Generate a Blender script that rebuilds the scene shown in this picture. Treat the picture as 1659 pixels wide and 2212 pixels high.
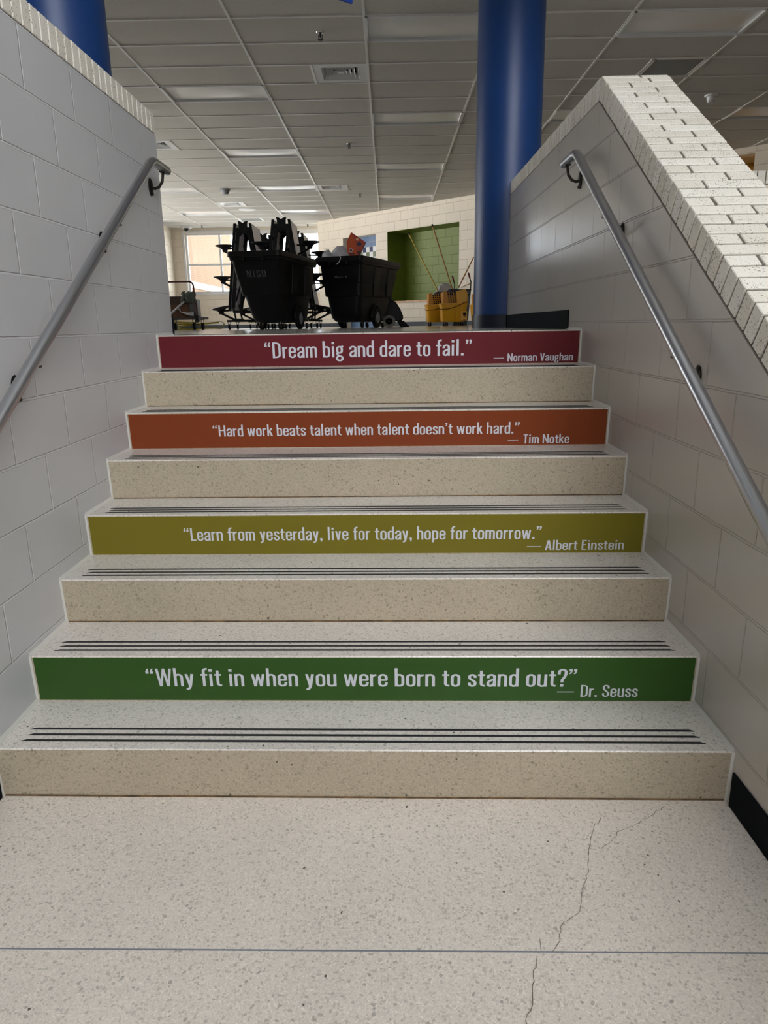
import bpy, math, random
from mathutils import Vector, Matrix
random.seed(7)
R=math.radians
for o_ in list(bpy.data.objects): bpy.data.objects.remove(o_)
SC=bpy.context.scene; COL=SC.collection

# ------------------------------------------------------------------ camera
cam=bpy.data.cameras.new('camera'); cam_o=bpy.data.objects.new('camera',cam); COL.objects.link(cam_o)
cam.sensor_fit='VERTICAL'; cam.sensor_height=36.0; cam.lens=1534.025/2212*36.0; cam.clip_start=.02; cam.clip_end=200
def cam_axes(p,y,r):
    cp,sp,cy,sy=math.cos(p),math.sin(p),math.cos(y),math.sin(y)
    fw=Vector((sy*cp,cy*cp,sp)); rt=Vector((cy,-sy,0)); up=rt.cross(fw)
    return rt*math.cos(r)+up*math.sin(r), -rt*math.sin(r)+up*math.cos(r), fw
rt,up,fw=cam_axes(-.25773,-.00891,-.01519)
M=Matrix((rt,up,-fw)).transposed().to_4x4(); M.translation=(.04242,-1.88095,1.40781)
cam_o.matrix_world=M; SC.camera=cam_o

# ------------------------------------------------------------------ view, world, sun, daylight
SC.view_settings.view_transform='Standard'; SC.view_settings.look='None'
SC.view_settings.gamma=1; SC.view_settings.use_curve_mapping=False
SC.view_settings.exposure=0.0
W=bpy.data.worlds.new('world'); SC.world=W; W.use_nodes=True
bg=W.node_tree.nodes['Background']; bg.inputs[0].default_value=(.84,.92,1,1); bg.inputs[1].default_value=6.5
def light(name,kind,energy,color,loc,rot,**kw):
    l=bpy.data.lights.new(name,kind); l.energy=energy; l.color=color
    for k,v in kw.items(): setattr(l,k,v)
    o=bpy.data.objects.new(name,l); o.location=loc; o.rotation_euler=rot; COL.objects.link(o); return o
def aim(o,d): o.rotation_euler=Vector(d).to_track_quat('-Z','Y').to_euler()
sun=light('sun','SUN',1.2,(1,.93,.82),(20,15,20),(0,0,0),angle=.01); aim(sun,(-.75,-.02,-.6))
# daylight arriving through the high windows of the entrance hall behind the camera
key=light('clerestory_daylight','AREA',270,(1,.98,.965),(2.0,-5.35,5.2),(0,0,0),shape='RECTANGLE',size=4.6,size_y=2.4); aim(key,(-.25,1,-.75))
# unseen area lamps added outside west and north windows to brighten the hall ceiling
west=light('west_ceiling_fill','AREA',9000,(1,.97,.92),(-17,13.5,1.1),(0,0,0),shape='RECTANGLE',size=8,size_y=12); aim(west,(.5,0,1))
north=light('north_ceiling_fill','AREA',6500,(1,.97,.92),(3,31,1.05),(0,0,0),shape='RECTANGLE',size=10,size_y=12); aim(north,(-.1,-.4,1))
for nm,loc,d,sx,sy in (('north_window_portal',(-3.3,19.75,3.15),(0,-1,0),4.8,1.7),):
    p=light(nm,'AREA',1,(1,1,1),loc,(0,0,0),shape='RECTANGLE',size=sx,size_y=sy); aim(p,d); p.data.cycles.is_portal=True

# ------------------------------------------------------------------ helpers
def lin(c): return tuple((v/255/12.92 if v/255<=.04045 else ((v/255+.055)/1.055)**2.4) for v in c)+(1,)
class MB:
    def __init__(s): s.v=[]; s.f=[]
    def add(s,vs,fs):
        n=len(s.v); s.v+= [tuple(v) for v in vs]; s.f+=[tuple(i+n for i in f) for f in fs]; return s
    def box(s,x0,x1,y0,y1,z0,z1):
        return s.add([(x,y,z) for z in (z0,z1) for y in (y0,y1) for x in (x0,x1)],[(0,2,3,1),(4,5,7,6),(0,1,5,4),(2,6,7,3),(0,4,6,2),(1,3,7,5)])
    def hexa(s,b,t):
        n=len(b); return s.add(list(b)+list(t),[tuple(range(n))[::-1],tuple(range(n,2*n))]+[(i,(i+1)%n,n+(i+1)%n,n+i) for i in range(n)])
    def prismx(s,poly,x0,x1):   # poly in (y,z)
        return s.hexa([(x0,y,z) for y,z in poly],[(x1,y,z) for y,z in poly])
    def prismy(s,poly,y0,y1):   # poly in (x,z)
        return s.hexa([(x,y0,z) for x,z in poly],[(x,y1,z) for x,z in poly])
    def prismz(s,poly,z0,z1):
        return s.hexa([(x,y,z0) for x,y in poly],[(x,y,z1) for x,y in poly])
    def cyl(s,p0,p1,r,n=16,r2=None):
        p0=Vector(p0); p1=Vector(p1); d=(p1-p0).normalized(); a=d.orthogonal().normalized(); b=d.cross(a); r2=r if r2 is None else r2
        c=[(math.cos(2*math.pi*i/n),math.sin(2*math.pi*i/n)) for i in range(n)]
        return s.hexa([p0+(a*x+b*y)*r for x,y in c],[p1+(a*x+b*y)*r2 for x,y in c])
    def tube(s,pts,r,n=12,sq=1.0):
        pts=[Vector(p) for p in pts]; N=len(pts); rings=[]; a=None
        for i,p in enumerate(pts):
            d=((pts[min(i+1,N-1)]-p).normalized()+(p-pts[max(i-1,0)]).normalized()).normalized()
            if a is None: a=d.orthogonal().normalized()
            a=(a-d*a.dot(d)).normalized(); b=d.cross(a)
            rr=r[i] if isinstance(r,(list,tuple)) else r
            rings.append([p+(a*math.cos(2*math.pi*k/n)+b*math.sin(2*math.pi*k/n)*sq)*rr for k in range(n)])
        return s.loft(rings)
    def loft(s,rings,caps=True):
        n=len(rings[0]); vs=[v for r in rings for v in r]; fs=[]
        for i in range(len(rings)-1):
            for k in range(n): fs.append((i*n+k,i*n+(k+1)%n,(i+1)*n+(k+1)%n,(i+1)*n+k))
        if caps: fs+= [tuple(range(n))[::-1],tuple(range((len(rings)-1)*n,len(rings)*n))]
        return s.add(vs,fs)
    def lathe(s,prof,c=(0,0,0),n=24,axis='z'):
        rings=[]
        for r,h in prof:
            ring=[]
            for k in range(n):
                a=2*math.pi*k/n; x,y=math.cos(a)*r,math.sin(a)*r
                p={'z':(x,y,h),'x':(h,x,y),'y':(y,h,x)}[axis]; ring.append((p[0]+c[0],p[1]+c[1],p[2]+c[2]))
            rings.append(ring)
        return s.loft(rings)
    def build(s,name,mat,parent=None,smooth=False,bevel=0,kind=None,xf=None,seg=2):
        me=bpy.data.meshes.new(name); vs=[tuple(xf(v)) for v in s.v] if xf else s.v
        me.from_pydata(vs,[],s.f); me.update(); me.materials.append(mat)
        import bmesh
        bm=bmesh.new(); bm.from_mesh(me); bmesh.ops.recalc_face_normals(bm,faces=bm.faces); bm.to_mesh(me); bm.free()
        o=bpy.data.objects.new(name,me); COL.objects.link(o)
        if parent: o.parent=parent
        if smooth:
            me.polygons.foreach_set('use_smooth',[True]*len(me.polygons)); me.set_sharp_from_angle(angle=R(38))
        if bevel:
            m=o.modifiers.new('bevel','BEVEL'); m.width=bevel; m.segments=seg; m.limit_method='ANGLE'; m.angle_limit=R(35)
        if kind: o['kind']=kind
        return o
def thing(name,label,cat,loc=(0,0,0),rz=0,group=None):
    o=bpy.data.objects.new(name,None); COL.objects.link(o); o.empty_display_size=.1
    o.location=loc; o.rotation_euler=(0,0,rz); return tag(o,label,cat,group)
def tag(o,label,cat,group=None):
    o['label']=label; o['category']=cat
    if group: o['group']=group
    return o
def copy_tree(o,parent=None):
    c=o.copy(); COL.objects.link(c)
    if parent: c.parent=parent
    for ch in list(o.children): copy_tree(ch,c)
    return c
def rrect(hx,hy,r,z,cx=0,cy=0,n=4):
    out=[]
    for sx,sy,a0 in ((1,1,0),(-1,1,90),(-1,-1,180),(1,-1,270)):
        for i in range(n+1):
            a=R(a0+90*i/n); out.append((cx+sx*(hx-r)+r*math.cos(a),cy+sy*(hy-r)+r*math.sin(a),z))
    return out

# ------------------------------------------------------------------ materials
class NT:
    def __init__(s,name):
        s.m=bpy.data.materials.new(name); s.m.use_nodes=True; s.t=s.m.node_tree; s.b=s.t.nodes['Principled BSDF']
    def n(s,typ,**kw):
        x=s.t.nodes.new(typ)
        for k,v in kw.items():
            if k in x.inputs: x.inputs[k].default_value=v
            else: setattr(x,k,v)
        return x
    def l(s,a,b): s.t.links.new(a,b)
    def math(s,op,a,b=None,clamp=False):
        x=s.n('ShaderNodeMath',operation=op,use_clamp=clamp)
        for i,v in enumerate((a,b)):
            if v is None: continue
            if isinstance(v,(int,float)): x.inputs[i].default_value=v
            else: s.l(v,x.inputs[i])
        return x.outputs[0]
    def ramp(s,fac,stops,interp='LINEAR'):
        x=s.n('ShaderNodeValToRGB'); x.color_ramp.interpolation=interp
        while len(x.color_ramp.elements)<len(stops): x.color_ramp.elements.new(.5)
        for e,(p,c) in zip(x.color_ramp.elements,stops): e.position=p; e.color=c if len(c)==4 else tuple(c)+(1,)
        s.l(fac,x.inputs[0]); return x.outputs[0]
    def mix(s,f,a,b,blend='MIX'):
        x=s.n('ShaderNodeMix',data_type='RGBA',blend_type=blend)
        for i,v in ((0,f),(6,a),(7,b)):
            if isinstance(v,(int,float)): x.inputs[i].default_value=v
            elif isinstance(v,tuple): x.inputs[i].default_value=v
            else: s.l(v,x.inputs[i])
        return x.outputs[2]
    def obj(s): return s.n('ShaderNodeTexCoord').outputs['Object']
    def bump(s,h,dist,strength=1.0,normal=None):
        x=s.n('ShaderNodeBump'); x.inputs['Distance'].default_value=dist; x.inputs['Strength'].default_value=strength
        s.l(h,x.inputs['Height'])
        if normal: s.l(normal,x.inputs['Normal'])
        return x.outputs[0]
def mat(name,c,rough=.5,metal=0,bump=None,spec=None,var=0,vscale=6):
    t=NT(name); b=t.b; b.inputs['Base Color'].default_value=lin(c); b.inputs['Roughness'].default_value=rough; b.inputs['Metallic'].default_value=metal
    if spec is not None: b.inputs['Specular IOR Level'].default_value=spec
    if var:
        nz=t.n('ShaderNodeTexNoise',Scale=vscale,Detail=4.0); t.l(t.obj(),nz.inputs['Vector'])
        c2=tuple(max(0,v*(1-var)) for v in c); c3=tuple(min(255,v*(1+var*.6)) for v in c)
        t.l(t.ramp(nz.outputs['Fac'],[(.3,lin(c2)),(.7,lin(c3))]),b.inputs['Base Color'])
    if bump:
        nz=t.n('ShaderNodeTexNoise',Scale=bump[0],Detail=3.0); t.l(t.obj(),nz.inputs['Vector']); t.l(t.bump(nz.outputs['Fac'],bump[1]),b.inputs['Normal'])
    return t.m
def terrazzo(name,base,chip,rough,amount=.5,stain=0.0):
    t=NT(name); v=t.obj()
    wn=t.n('ShaderNodeTexNoise',Scale=60.0,Detail=2.0); t.l(v,wn.inputs['Vector'])
    wv=t.n('ShaderNodeVectorMath',operation='MULTIPLY_ADD'); t.l(wn.outputs['Color'],wv.inputs[0]); wv.inputs[1].default_value=(.012,.012,.012); t.l(v,wv.inputs[2])
    def chips(scale,thr,edge):
        vo=t.n('ShaderNodeTexVoronoi',Scale=scale); t.l(wv.outputs[0],vo.inputs['Vector'])
        sp=t.n('ShaderNodeSeparateColor'); t.l(vo.outputs['Color'],sp.inputs[0])
        ok=t.math('LESS_THAN',sp.outputs[0],thr); near=t.math('LESS_THAN',vo.outputs['Distance'],edge)
        return t.math('MULTIPLY',ok,near), sp.outputs[1]
    m1,r1=chips(140.0,amount,.50); m2,r2=chips(88.0,.12,.40); m3,r3=chips(46.0,.02,.17); m4,r4=chips(210.0,.38,.45)
    big=t.n('ShaderNodeTexNoise',Scale=2.2,Detail=5.0); t.l(v,big.inputs['Vector'])
    bl=lin(base); lo=tuple(x*(.93-stain) for x in bl[:3])+(1,); hi=tuple(min(1,x*1.05) for x in bl[:3])+(1,)
    col=t.ramp(big.outputs['Fac'],[(.3,lo),(.7,hi)])
    cl=lin(chip)
    col=t.mix(t.math('MULTIPLY',m4,.75),col,tuple(min(1,x*1.14) for x in bl[:3])+(1,))
    col=t.mix(t.math('MULTIPLY',m1,t.math('MULTIPLY',r1,.8)),col,cl)
    col=t.mix(t.math('MULTIPLY',m2,t.math('ADD',t.math('MULTIPLY',r2,.6),.2)),col,tuple(x*.74 for x in cl[:3])+(1,))
    col=t.mix(t.math('MULTIPLY',m3,.9),col,lin((62,58,52)))
    fg=t.n('ShaderNodeTexVoronoi',Scale=330.0); t.l(wv.outputs[0],fg.inputs['Vector']); fs=t.n('ShaderNodeSeparateColor'); t.l(fg.outputs['Color'],fs.inputs[0])
    col=t.mix(1.0,col,t.ramp(fs.outputs[0],[(0,(.87,.87,.87)),(.6,(1,1,1)),(1,(1.07,1.07,1.07))]),'MULTIPLY')
    t.l(col,t.b.inputs['Base Color']); t.b.inputs['Roughness'].default_value=rough
    return t.m
def block(name,c,axis,p,z0,joint=.011,rough=.35,orange=.0006,w=.4064,h=.2032,depth=.005,jc=None):
    """painted concrete block: axis = horizontal object axis ('x','y' or 'd' for the diagonal wall)"""
    t=NT(name); v=t.obj(); sp=t.n('ShaderNodeSeparateXYZ'); t.l(v,sp.inputs[0])
    if axis=='x': a=sp.outputs[0]
    elif axis=='y': a=sp.outputs[1]
    cb=t.n('ShaderNodeCombineXYZ'); t.l(t.math('ADD',a,40*w-p),cb.inputs[0]); t.l(t.math('ADD',sp.outputs[2],20*h-z0),cb.inputs[1])
    wob=t.n('ShaderNodeTexNoise',Scale=14.0,Detail=2.0); t.l(v,wob.inputs['Vector'])
    wv=t.n('ShaderNodeVectorMath',operation='MULTIPLY_ADD'); t.l(wob.outputs['Color'],wv.inputs[0]); wv.inputs[1].default_value=(.006,.006,0); t.l(cb.outputs[0],wv.inputs[2])
    br=t.n('ShaderNodeTexBrick',offset=.5,offset_frequency=2,squash=1.0); t.l(wv.outputs[0],br.inputs['Vector'])
    for k,val in (('Scale',1.0),('Mortar Size',joint*.5),('Mortar Smooth',.6),('Brick Width',w),('Row Height',h),('Bias',0.0)): br.inputs[k].default_value=val
    hgt=t.math('MULTIPLY',br.outputs['Fac'],-1.0)
    b1=t.bump(hgt,depth)
    nz=t.n('ShaderNodeTexNoise',Scale=170.0,Detail=3.0,Roughness=.6); t.l(v,nz.inputs['Vector'])
    b2=t.bump(nz.outputs['Fac'],orange,1.0,b1); t.l(b2,t.b.inputs['Normal'])
    n2=t.n('ShaderNodeTexNoise',Scale=1.3,Detail=3.0); t.l(v,n2.inputs['Vector'])
    c2=tuple(x*.965 for x in c)
    base=t.ramp(n2.outputs['Fac'],[(.35,lin(c2)),(.65,lin(c))])
    if jc: base=t.mix(br.outputs['Fac'],base,lin(jc))
    t.l(base,t.b.inputs['Base Color']); t.b.inputs['Roughness'].default_value=rough
    return t.m
def brick_mat(name,c,c2,speck):
    t=NT(name); v=t.obj()
    g=t.n('ShaderNodeNewGeometry'); rnd=g.outputs['Random Per Island']
    base=t.ramp(rnd,[(0,lin(c)),(1,lin(c2))])
    mp=t.n('ShaderNodeMapping'); mp.inputs['Scale'].default_value=(230,170,150); t.l(v,mp.inputs[0])
    nz=t.n('ShaderNodeTexNoise',Scale=1.0,Detail=3.0,Roughness=.6); t.l(mp.outputs[0],nz.inputs['Vector'])
    big=t.n('ShaderNodeTexNoise',Scale=14.0); t.l(v,big.inputs['Vector'])
    val=t.math('ADD',nz.outputs['Fac'],t.math('MULTIPLY',big.outputs['Fac'],.22))
    m=t.ramp(val,[(.715,(0,0,0)),(.77,(1,1,1))])
    t.l(t.mix(m,base,lin(speck)),t.b.inputs['Base Color']); t.b.inputs['Roughness'].default_value=.75
    t.l(t.bump(val,-.0012),t.b.inputs['Normal']); return t.m
def glass(name):
    t=NT(name); out=t.t.nodes['Material Output']; t.t.nodes.remove(t.b)
    tr=t.n('ShaderNodeBsdfTransparent'); gl=t.n('ShaderNodeBsdfGlossy',Roughness=.02); mx=t.n('ShaderNodeMixShader')
    mx.inputs[0].default_value=.06; t.l(tr.outputs[0],mx.inputs[1]); t.l(gl.outputs[0],mx.inputs[2]); t.l(mx.outputs[0],out.inputs[0]); return t.m
def ceil_mat(name,c):
    t=NT(name); v=t.obj()
    vo=t.n('ShaderNodeTexNoise',Scale=95.0,Detail=2.0,Roughness=.7); t.l(v,vo.inputs['Vector'])
    m=t.ramp(vo.outputs['Fac'],[(.60,(0,0,0)),(.68,(1,1,1))])
    t.l(t.mix(t.math('MULTIPLY',m,.35),lin(c),lin(tuple(x*.55 for x in c))),t.b.inputs['Base Color'])
    t.b.inputs['Roughness'].default_value=.9; t.l(t.bump(vo.outputs['Fac'],-.002),t.b.inputs['Normal']); return t.m
def tile_mat(name):
    """glazed wall tile: blue field with a white, navy and olive checker band (object x = along wall, z = height)"""
    t=NT(name); sp=t.n('ShaderNodeSeparateXYZ'); t.l(t.obj(),sp.inputs[0])
    S=.1245
    a=t.math('DIVIDE',t.math('ADD',sp.outputs[0],50*S),S); z=t.math('DIVIDE',t.math('SUBTRACT',sp.outputs[2],1.344),S)
    fa=t.math('FLOOR',a); fz=t.math('FLOOR',z)
    par=t.math('MODULO',t.math('ADD',fa,fz),2.0)
    zi=fz
    band=t.math('MULTIPLY',t.math('GREATER_THAN',zi,11.5),t.math('LESS_THAN',zi,15.5))
    nav=t.math('GREATER_THAN',zi,14.5)
    dark=t.mix(nav,lin((104,112,84)),lin((22,38,92)))
    chk=t.mix(par,lin((232,232,232)),dark)
    rn=t.n('ShaderNodeTexWhiteNoise'); cb=t.n('ShaderNodeCombineXYZ'); t.l(fa,cb.inputs[0]); t.l(fz,cb.inputs[1]); t.l(cb.outputs[0],rn.inputs[0])
    blue=t.mix(rn.outputs[0],lin((96,122,160)),lin((110,136,172)))
    col=t.mix(band,blue,chk)
    ga=t.math('ABSOLUTE',t.math('SUBTRACT',t.math('FRACT',a),.5)); gz=t.math('ABSOLUTE',t.math('SUBTRACT',t.math('FRACT',z),.5))
    gr=t.math('GREATER_THAN',t.math('MAXIMUM',ga,gz),.475)
    t.l(t.mix(gr,col,lin((170,175,178))),t.b.inputs['Base Color']); t.b.inputs['Roughness'].default_value=.2; return t.m

M_floor=terrazzo('terrazzo_floor',(230,221,210),(188,180,169),.32,.42)
M_tread=terrazzo('terrazzo_tread',(226,220,212),(190,185,178),.25,.5)
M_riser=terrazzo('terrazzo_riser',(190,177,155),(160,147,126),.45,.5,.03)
M_landing=terrazzo('terrazzo_landing',(205,202,196),(160,156,148),.15,.5)
M_left=block('painted_block_left',(206,206,208),'y',.006,1.387-.2032,rough=.38,orange=.0003,depth=.004,jc=(216,216,218))
M_right=block('painted_block_right',(196,190,182),'y',.004,1.409,rough=.21,orange=.00035,depth=.0035)
M_cream=block('cream_block','c' and (236,224,205),'x',.0,1.37,rough=.5,orange=.0005,jc=(224,211,192))
M_creamy=block('cream_block_side',(236,224,205),'y',.0,1.37,rough=.5,orange=.0005)
M_green=block('green_block',(118,134,48),'x',.1,1.37,rough=.5,orange=.0005)
M_plain=mat('plain_wall_paint',(222,222,220),.7)
M_hall=mat('entrance_wall_paint',(160,158,154),.7)
M_brick=brick_mat('cream_brick',(228,221,207),(240,235,225),(132,124,108))
M_mortar=mat('mortar',(112,107,98),.9,bump=(300,.001))
M_base=mat('black_vinyl_base',(16,20,25),.8,spec=.1)
M_strip=mat('grip_strip_rubber',(38,38,38),.8,bump=(500,.0006))
M_white=mat('vinyl_lettering',(216,218,226),.4)
M_blue=mat('blue_paint',(16,58,118),.4,bump=(60,.0002))
M_bluedark=mat('navy_base',(14,22,44),.4)
M_ceil=ceil_mat('ceiling_tile',(206,202,194))
M_grid=mat('white_grid_bar',(236,234,230),.3)
M_steel=mat('brushed_steel',(196,198,203),.3,1.0,bump=(900,.00005))
M_dsteel=mat('dark_steel',(70,66,62),.35,1.0)
M_chrome=mat('chrome',(205,205,205),.15,1.0)
M_black=mat('black_plastic',(7,7,9),.5,spec=.25,bump=(200,.0003))
M_blackm=mat('black_metal',(7,7,8),.45,spec=.3)
M_rubber=mat('black_rubber',(10,10,10),.7,spec=.25)
M_grey=mat('grey_plastic',(120,122,126),.5)
M_yellow=mat('yellow_plastic',(232,168,12),.4)
M_yellowd=mat('yellow_plastic_dark',(212,142,6),.45)
M_wood=mat('wood_handle',(178,128,66),.5,var=.12,vscale=30)
M_ywood=mat('yellow_handle',(186,160,40),.45)
M_sill=mat('wooden_sill',(200,150,100),.4,var=.15,vscale=18)
M_whitem=mat('white_metal',(232,232,232),.4)
M_lens=mat('acrylic_lens',(246,244,240),.25)
M_glass=glass('window_glass')
M_lam=mat('pale_laminate',(205,198,205),.35)
M_gap=mat('dark_void',(16,16,16),.9)
# ------------------------------------------------------------------ geometry of the place
WL,WR,RI,TR,NO,SK=-1.18274,1.05051,.17117,.27926,.01016,-.02471
LZ=8*RI; CH=4.10; TH=.305
X0,XP,Y0,YP=-.135,1.213,5.42,.607          # ceiling grid
YC0=Y0-6*YP; YF=19.3                       # ceiling starts, window wall
def S(o): o['kind']='structure'; return o
shear=lambda v:(v[0],v[1]+SK*v[0],v[2])

# lower floor with its divider strip and cracks
fl=S(MB().box(-5,5,-5.2,2.3,-.1,0).build('floor',M_floor))
dv=MB(); dv.hexa([(-5,-.4645,.0002),(5,-.628,.0002),(5,-.624,.0002),(-5,-.4605,.0002)],[(-5,-.4645,.0008),(5,-.628,.0008),(5,-.624,.0008),(-5,-.4605,.0008)])
dv.build('divider_strip',mat('zinc_strip',(128,132,140),.5),fl)
def ribbon(mb,pts,w,z):
    rr=random.Random(3); P=[]
    for (a,b) in zip(pts,pts[1:]):
        n=max(2,int(math.dist(a,b)/.012))
        for i in range(n): f=i/n; P.append((a[0]+(b[0]-a[0])*f+rr.uniform(-.0035,.0035),a[1]+(b[1]-a[1])*f+rr.uniform(-.0035,.0035)))
    P.append(pts[-1])
    for (a,b) in zip(P,P[1:]):
        d=Vector((b[0]-a[0],b[1]-a[1])).normalized(); nx,ny=-d.y*w*rr.uniform(.3,.8),d.x*w*rr.uniform(.3,.8)
        mb.add([(a[0]-nx,a[1]-ny,z),(a[0]+nx,a[1]+ny,z),(b[0]+nx,b[1]+ny,z),(b[0]-nx,b[1]-ny,z)],[(0,1,2,3)])
ck=mat('crack_dirt',(112,105,94),.9)
for pts in ([(.651,-.094),(.611,-.14),(.572,-.235),(.559,-.29),(.528,-.353),(.495,-.436),(.449,-.469),(.427,-.517),(.403,-.552)],
            [(.855,-.043),(.804,-.08),(.721,-.134),(.677,-.157),(.645,-.193),(.615,-.218)],[(.385,-.515),(.378,-.55)],
            [(.369,-.562),(.349,-.614),(.339,-.637),(.333,-.684),(.315,-.705),(.31,-.725),(.29,-.82)]):
    m=MB(); ribbon(m,pts,.0013,.0007); m.build('crack',ck,fl)
# upper floor
fu=MB(); YT=7*TR+.30
fu.box(WL-TH,WR+TH,YT+.02,YF+.3,LZ-.15,LZ).box(-9,WL-TH,2.29,YF+.3,LZ-.15,LZ).box(WR+TH,9,2.29,YF+.3,LZ-.15,LZ)
S(fu.build('floor_upper',M_landing))

M_dirt=mat('joint_dirt',(112,88,60),.9,var=.4,vscale=25)
# staircase: eight stacked steps
st=thing('staircase','cream terrazzo staircase of eight steps rising between two painted block walls','stairs',(0,0,0))
steps=[]
for k in range(8):
    y0=k*TR; z0=k*RI; z1=z0+RI; yb=YT+.045
    m=MB(); c=.004
    m.prismx([(y0+NO,z0),(y0+c*.3,z1-c),(y0+c,z1),(yb,z1),(yb,z0)],WL,WR)
    o=m.build('step',M_tread,st,xf=shear); steps.append(o)
    o.data.materials.append(M_riser)
    for p in o.data.polygons:
        if p.normal.y<-.9: p.material_index=1
    for d,e0,e1 in ((.046,-1.106,.976),(.079,-1.100,.972),(.112,-1.108,.970)):
        if k==7: e0+=.02
        y=y0+d; MB().prismz([(e0-.012,y-.0048),(e1+.010,y-.0048),(e1-.004,y+.0048),(e0+.006,y+.0048)],z1-.0004,z1+.0016).build('grip_strip',M_strip,o,xf=shear)

    if k%2==0: MB().box(WL+.01,WR-.01,y0+NO-.0045,y0+NO+.002,z0,z0+.0035).build('dirt_line',M_dirt,o,xf=shear)
# block walls of the stair
lw=MB().prismx([(-5.2,0),(2.287,0),(2.287,2.402),(-5.2,2.402)],WL-TH,WL)
lwall=S(lw.build('wall_left',M_left))
SL=.634; PK=(1.852,2.408); yb0=-.75; zb0=PK[1]-SL*(PK[0]-yb0)
rw=MB().prismx([(-5.2,0),(4.40,0),(4.40,PK[1]),PK,(yb0,zb0),(-5.2,zb0)],WR,WR+TH)
rwall=S(rw.build('wall_right',M_right))
def cap(parent,path,x0,x1,h,pitch=.0677,rise=0):
    """brick-on-edge coping following path (y,z); every brick a box in one mesh, mortar bed in a second"""
    rr=random.Random(11); bk=MB(); mo=MB(); ov=.0
    W_=x1-x0
    normals=[]
    for (a,b) in zip(path,path[1:]):
        d=Vector((b[0]-a[0],b[1]-a[1])).normalized(); normals.append((d,Vector((-d.y,d.x))))
    for i,(a,b) in enumerate(zip(path,path[1:])):
        d,n=normals[i]; L=math.dist(a,b); N=max(1,round(L/pitch)); pp=L/N
        A=Vector(a)
        for k in range(N):
            s0=k*pp+.0058; s1=(k+1)*pp-.0058
            cuts=[0,.667,1] if k%2 else [0,.335,1]
            if k%4==2: cuts=[0,.30,1]
            for c0,c1 in zip(cuts,cuts[1:]):
                xa=x0-ov+c0*(W_+2*ov)+(.0045 if c0>0 else 0); xb=x0-ov+c1*(W_+2*ov)-(.0045 if c1<1 else 0)
                j=rr.uniform(-.0012,.0012); hb=.007; ht=h+j
                q=[A+d*s0+n*hb,A+d*s1+n*hb,A+d*s1+n*ht,A+d*s0+n*ht]
                bk.prismx([(p.x,p.y) for p in q],xa+rr.uniform(-.0008,.0008),xb)
        q=[A,A+d*L,A+d*L+n*(h-.006),A+n*(h-.006)]
        mo.prismx([(p.x,p.y) for p in q],x0+.006,x1-.006)
        if i<len(normals)-1:
            d2,n2=normals[i+1]; B=Vector(b)
            if d.x*d2.y-d.y*d2.x<-.01:
                mid=(n+n2).normalized(); k_=h/mid.dot(n)
                q=[B+n*.012,B+n2*.012,B+n2*(h-.001),B+mid*(k_-.002),B+n*(h-.001)]
                bk.prismx([(p.x,p.y) for p in q],x0-ov+.0005,x0-ov+.17); bk.prismx([(p.x,p.y) for p in q],x0-ov+.179,x1+ov-.0005)
    o=bk.build('brick_coping',M_brick,parent,bevel=.0025,seg=1); mo.build('mortar_bed',M_mortar,o); return o
cap(lwall,[(-3.0,2.402),(2.287,2.402)],WL-TH,WL,.102)
cap(rwall,[(-5.2,zb0),(yb0,zb0),PK,(4.40,PK[1])],WR,WR+TH,.102)
# sealant bead where the steps meet the walls
cb=mat('caulk_bead',(214,212,206),.4)
for sx,x in ((1,WL),(-1,WR)):
    m=MB()
    for k in range(8):
        y0=k*TR; z1=(k+1)*RI; y1=(k+1)*TR+NO if k<7 else YT
        yy0,yy1=y0+SK*x,y1+SK*x
        m.hexa([(x,yy0,z1),(x+sx*.009,yy0,z1),(x+sx*.009,yy1,z1),(x,yy1,z1)],[(x,yy0,z1+.010),(x+sx*.002,yy0,z1+.008),(x+sx*.002,yy1,z1+.008),(x,yy1,z1+.010)])
        m.hexa([(x,yy0-.006,z1),(x+sx*.006,yy0-.002,z1),(x+sx*.006,yy0+NO-.002,z1-RI+.001),(x,yy0+NO-.006,z1-RI+.001)],[(x,yy0+.004,z1),(x+sx*.006,yy0+.002,z1),(x+sx*.006,yy0+NO+.002,z1-RI+.001),(x,yy0+NO+.004,z1-RI+.001)])
    S(m.build('trim_1' if sx>0 else 'trim_2',cb))
# cove bases
S(MB().box(WR-.007,WR,-5.2,-.012-.03,0,.115).build('baseboard_right',M_base,bevel=.003))
S(MB().box(WL,WL+.007,-5.2,.028,0,.115).build('baseboard_left',M_base,bevel=.003))
S(MB().box(WR-.007,WR,2.215,4.42,LZ,LZ+.104).build('baseboard_landing',M_base,bevel=.003))
S(MB().box(WL-TH,WL+.008,2.287,2.297,LZ,LZ+.11).build('baseboard_end',M_base,bevel=.003))

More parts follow.
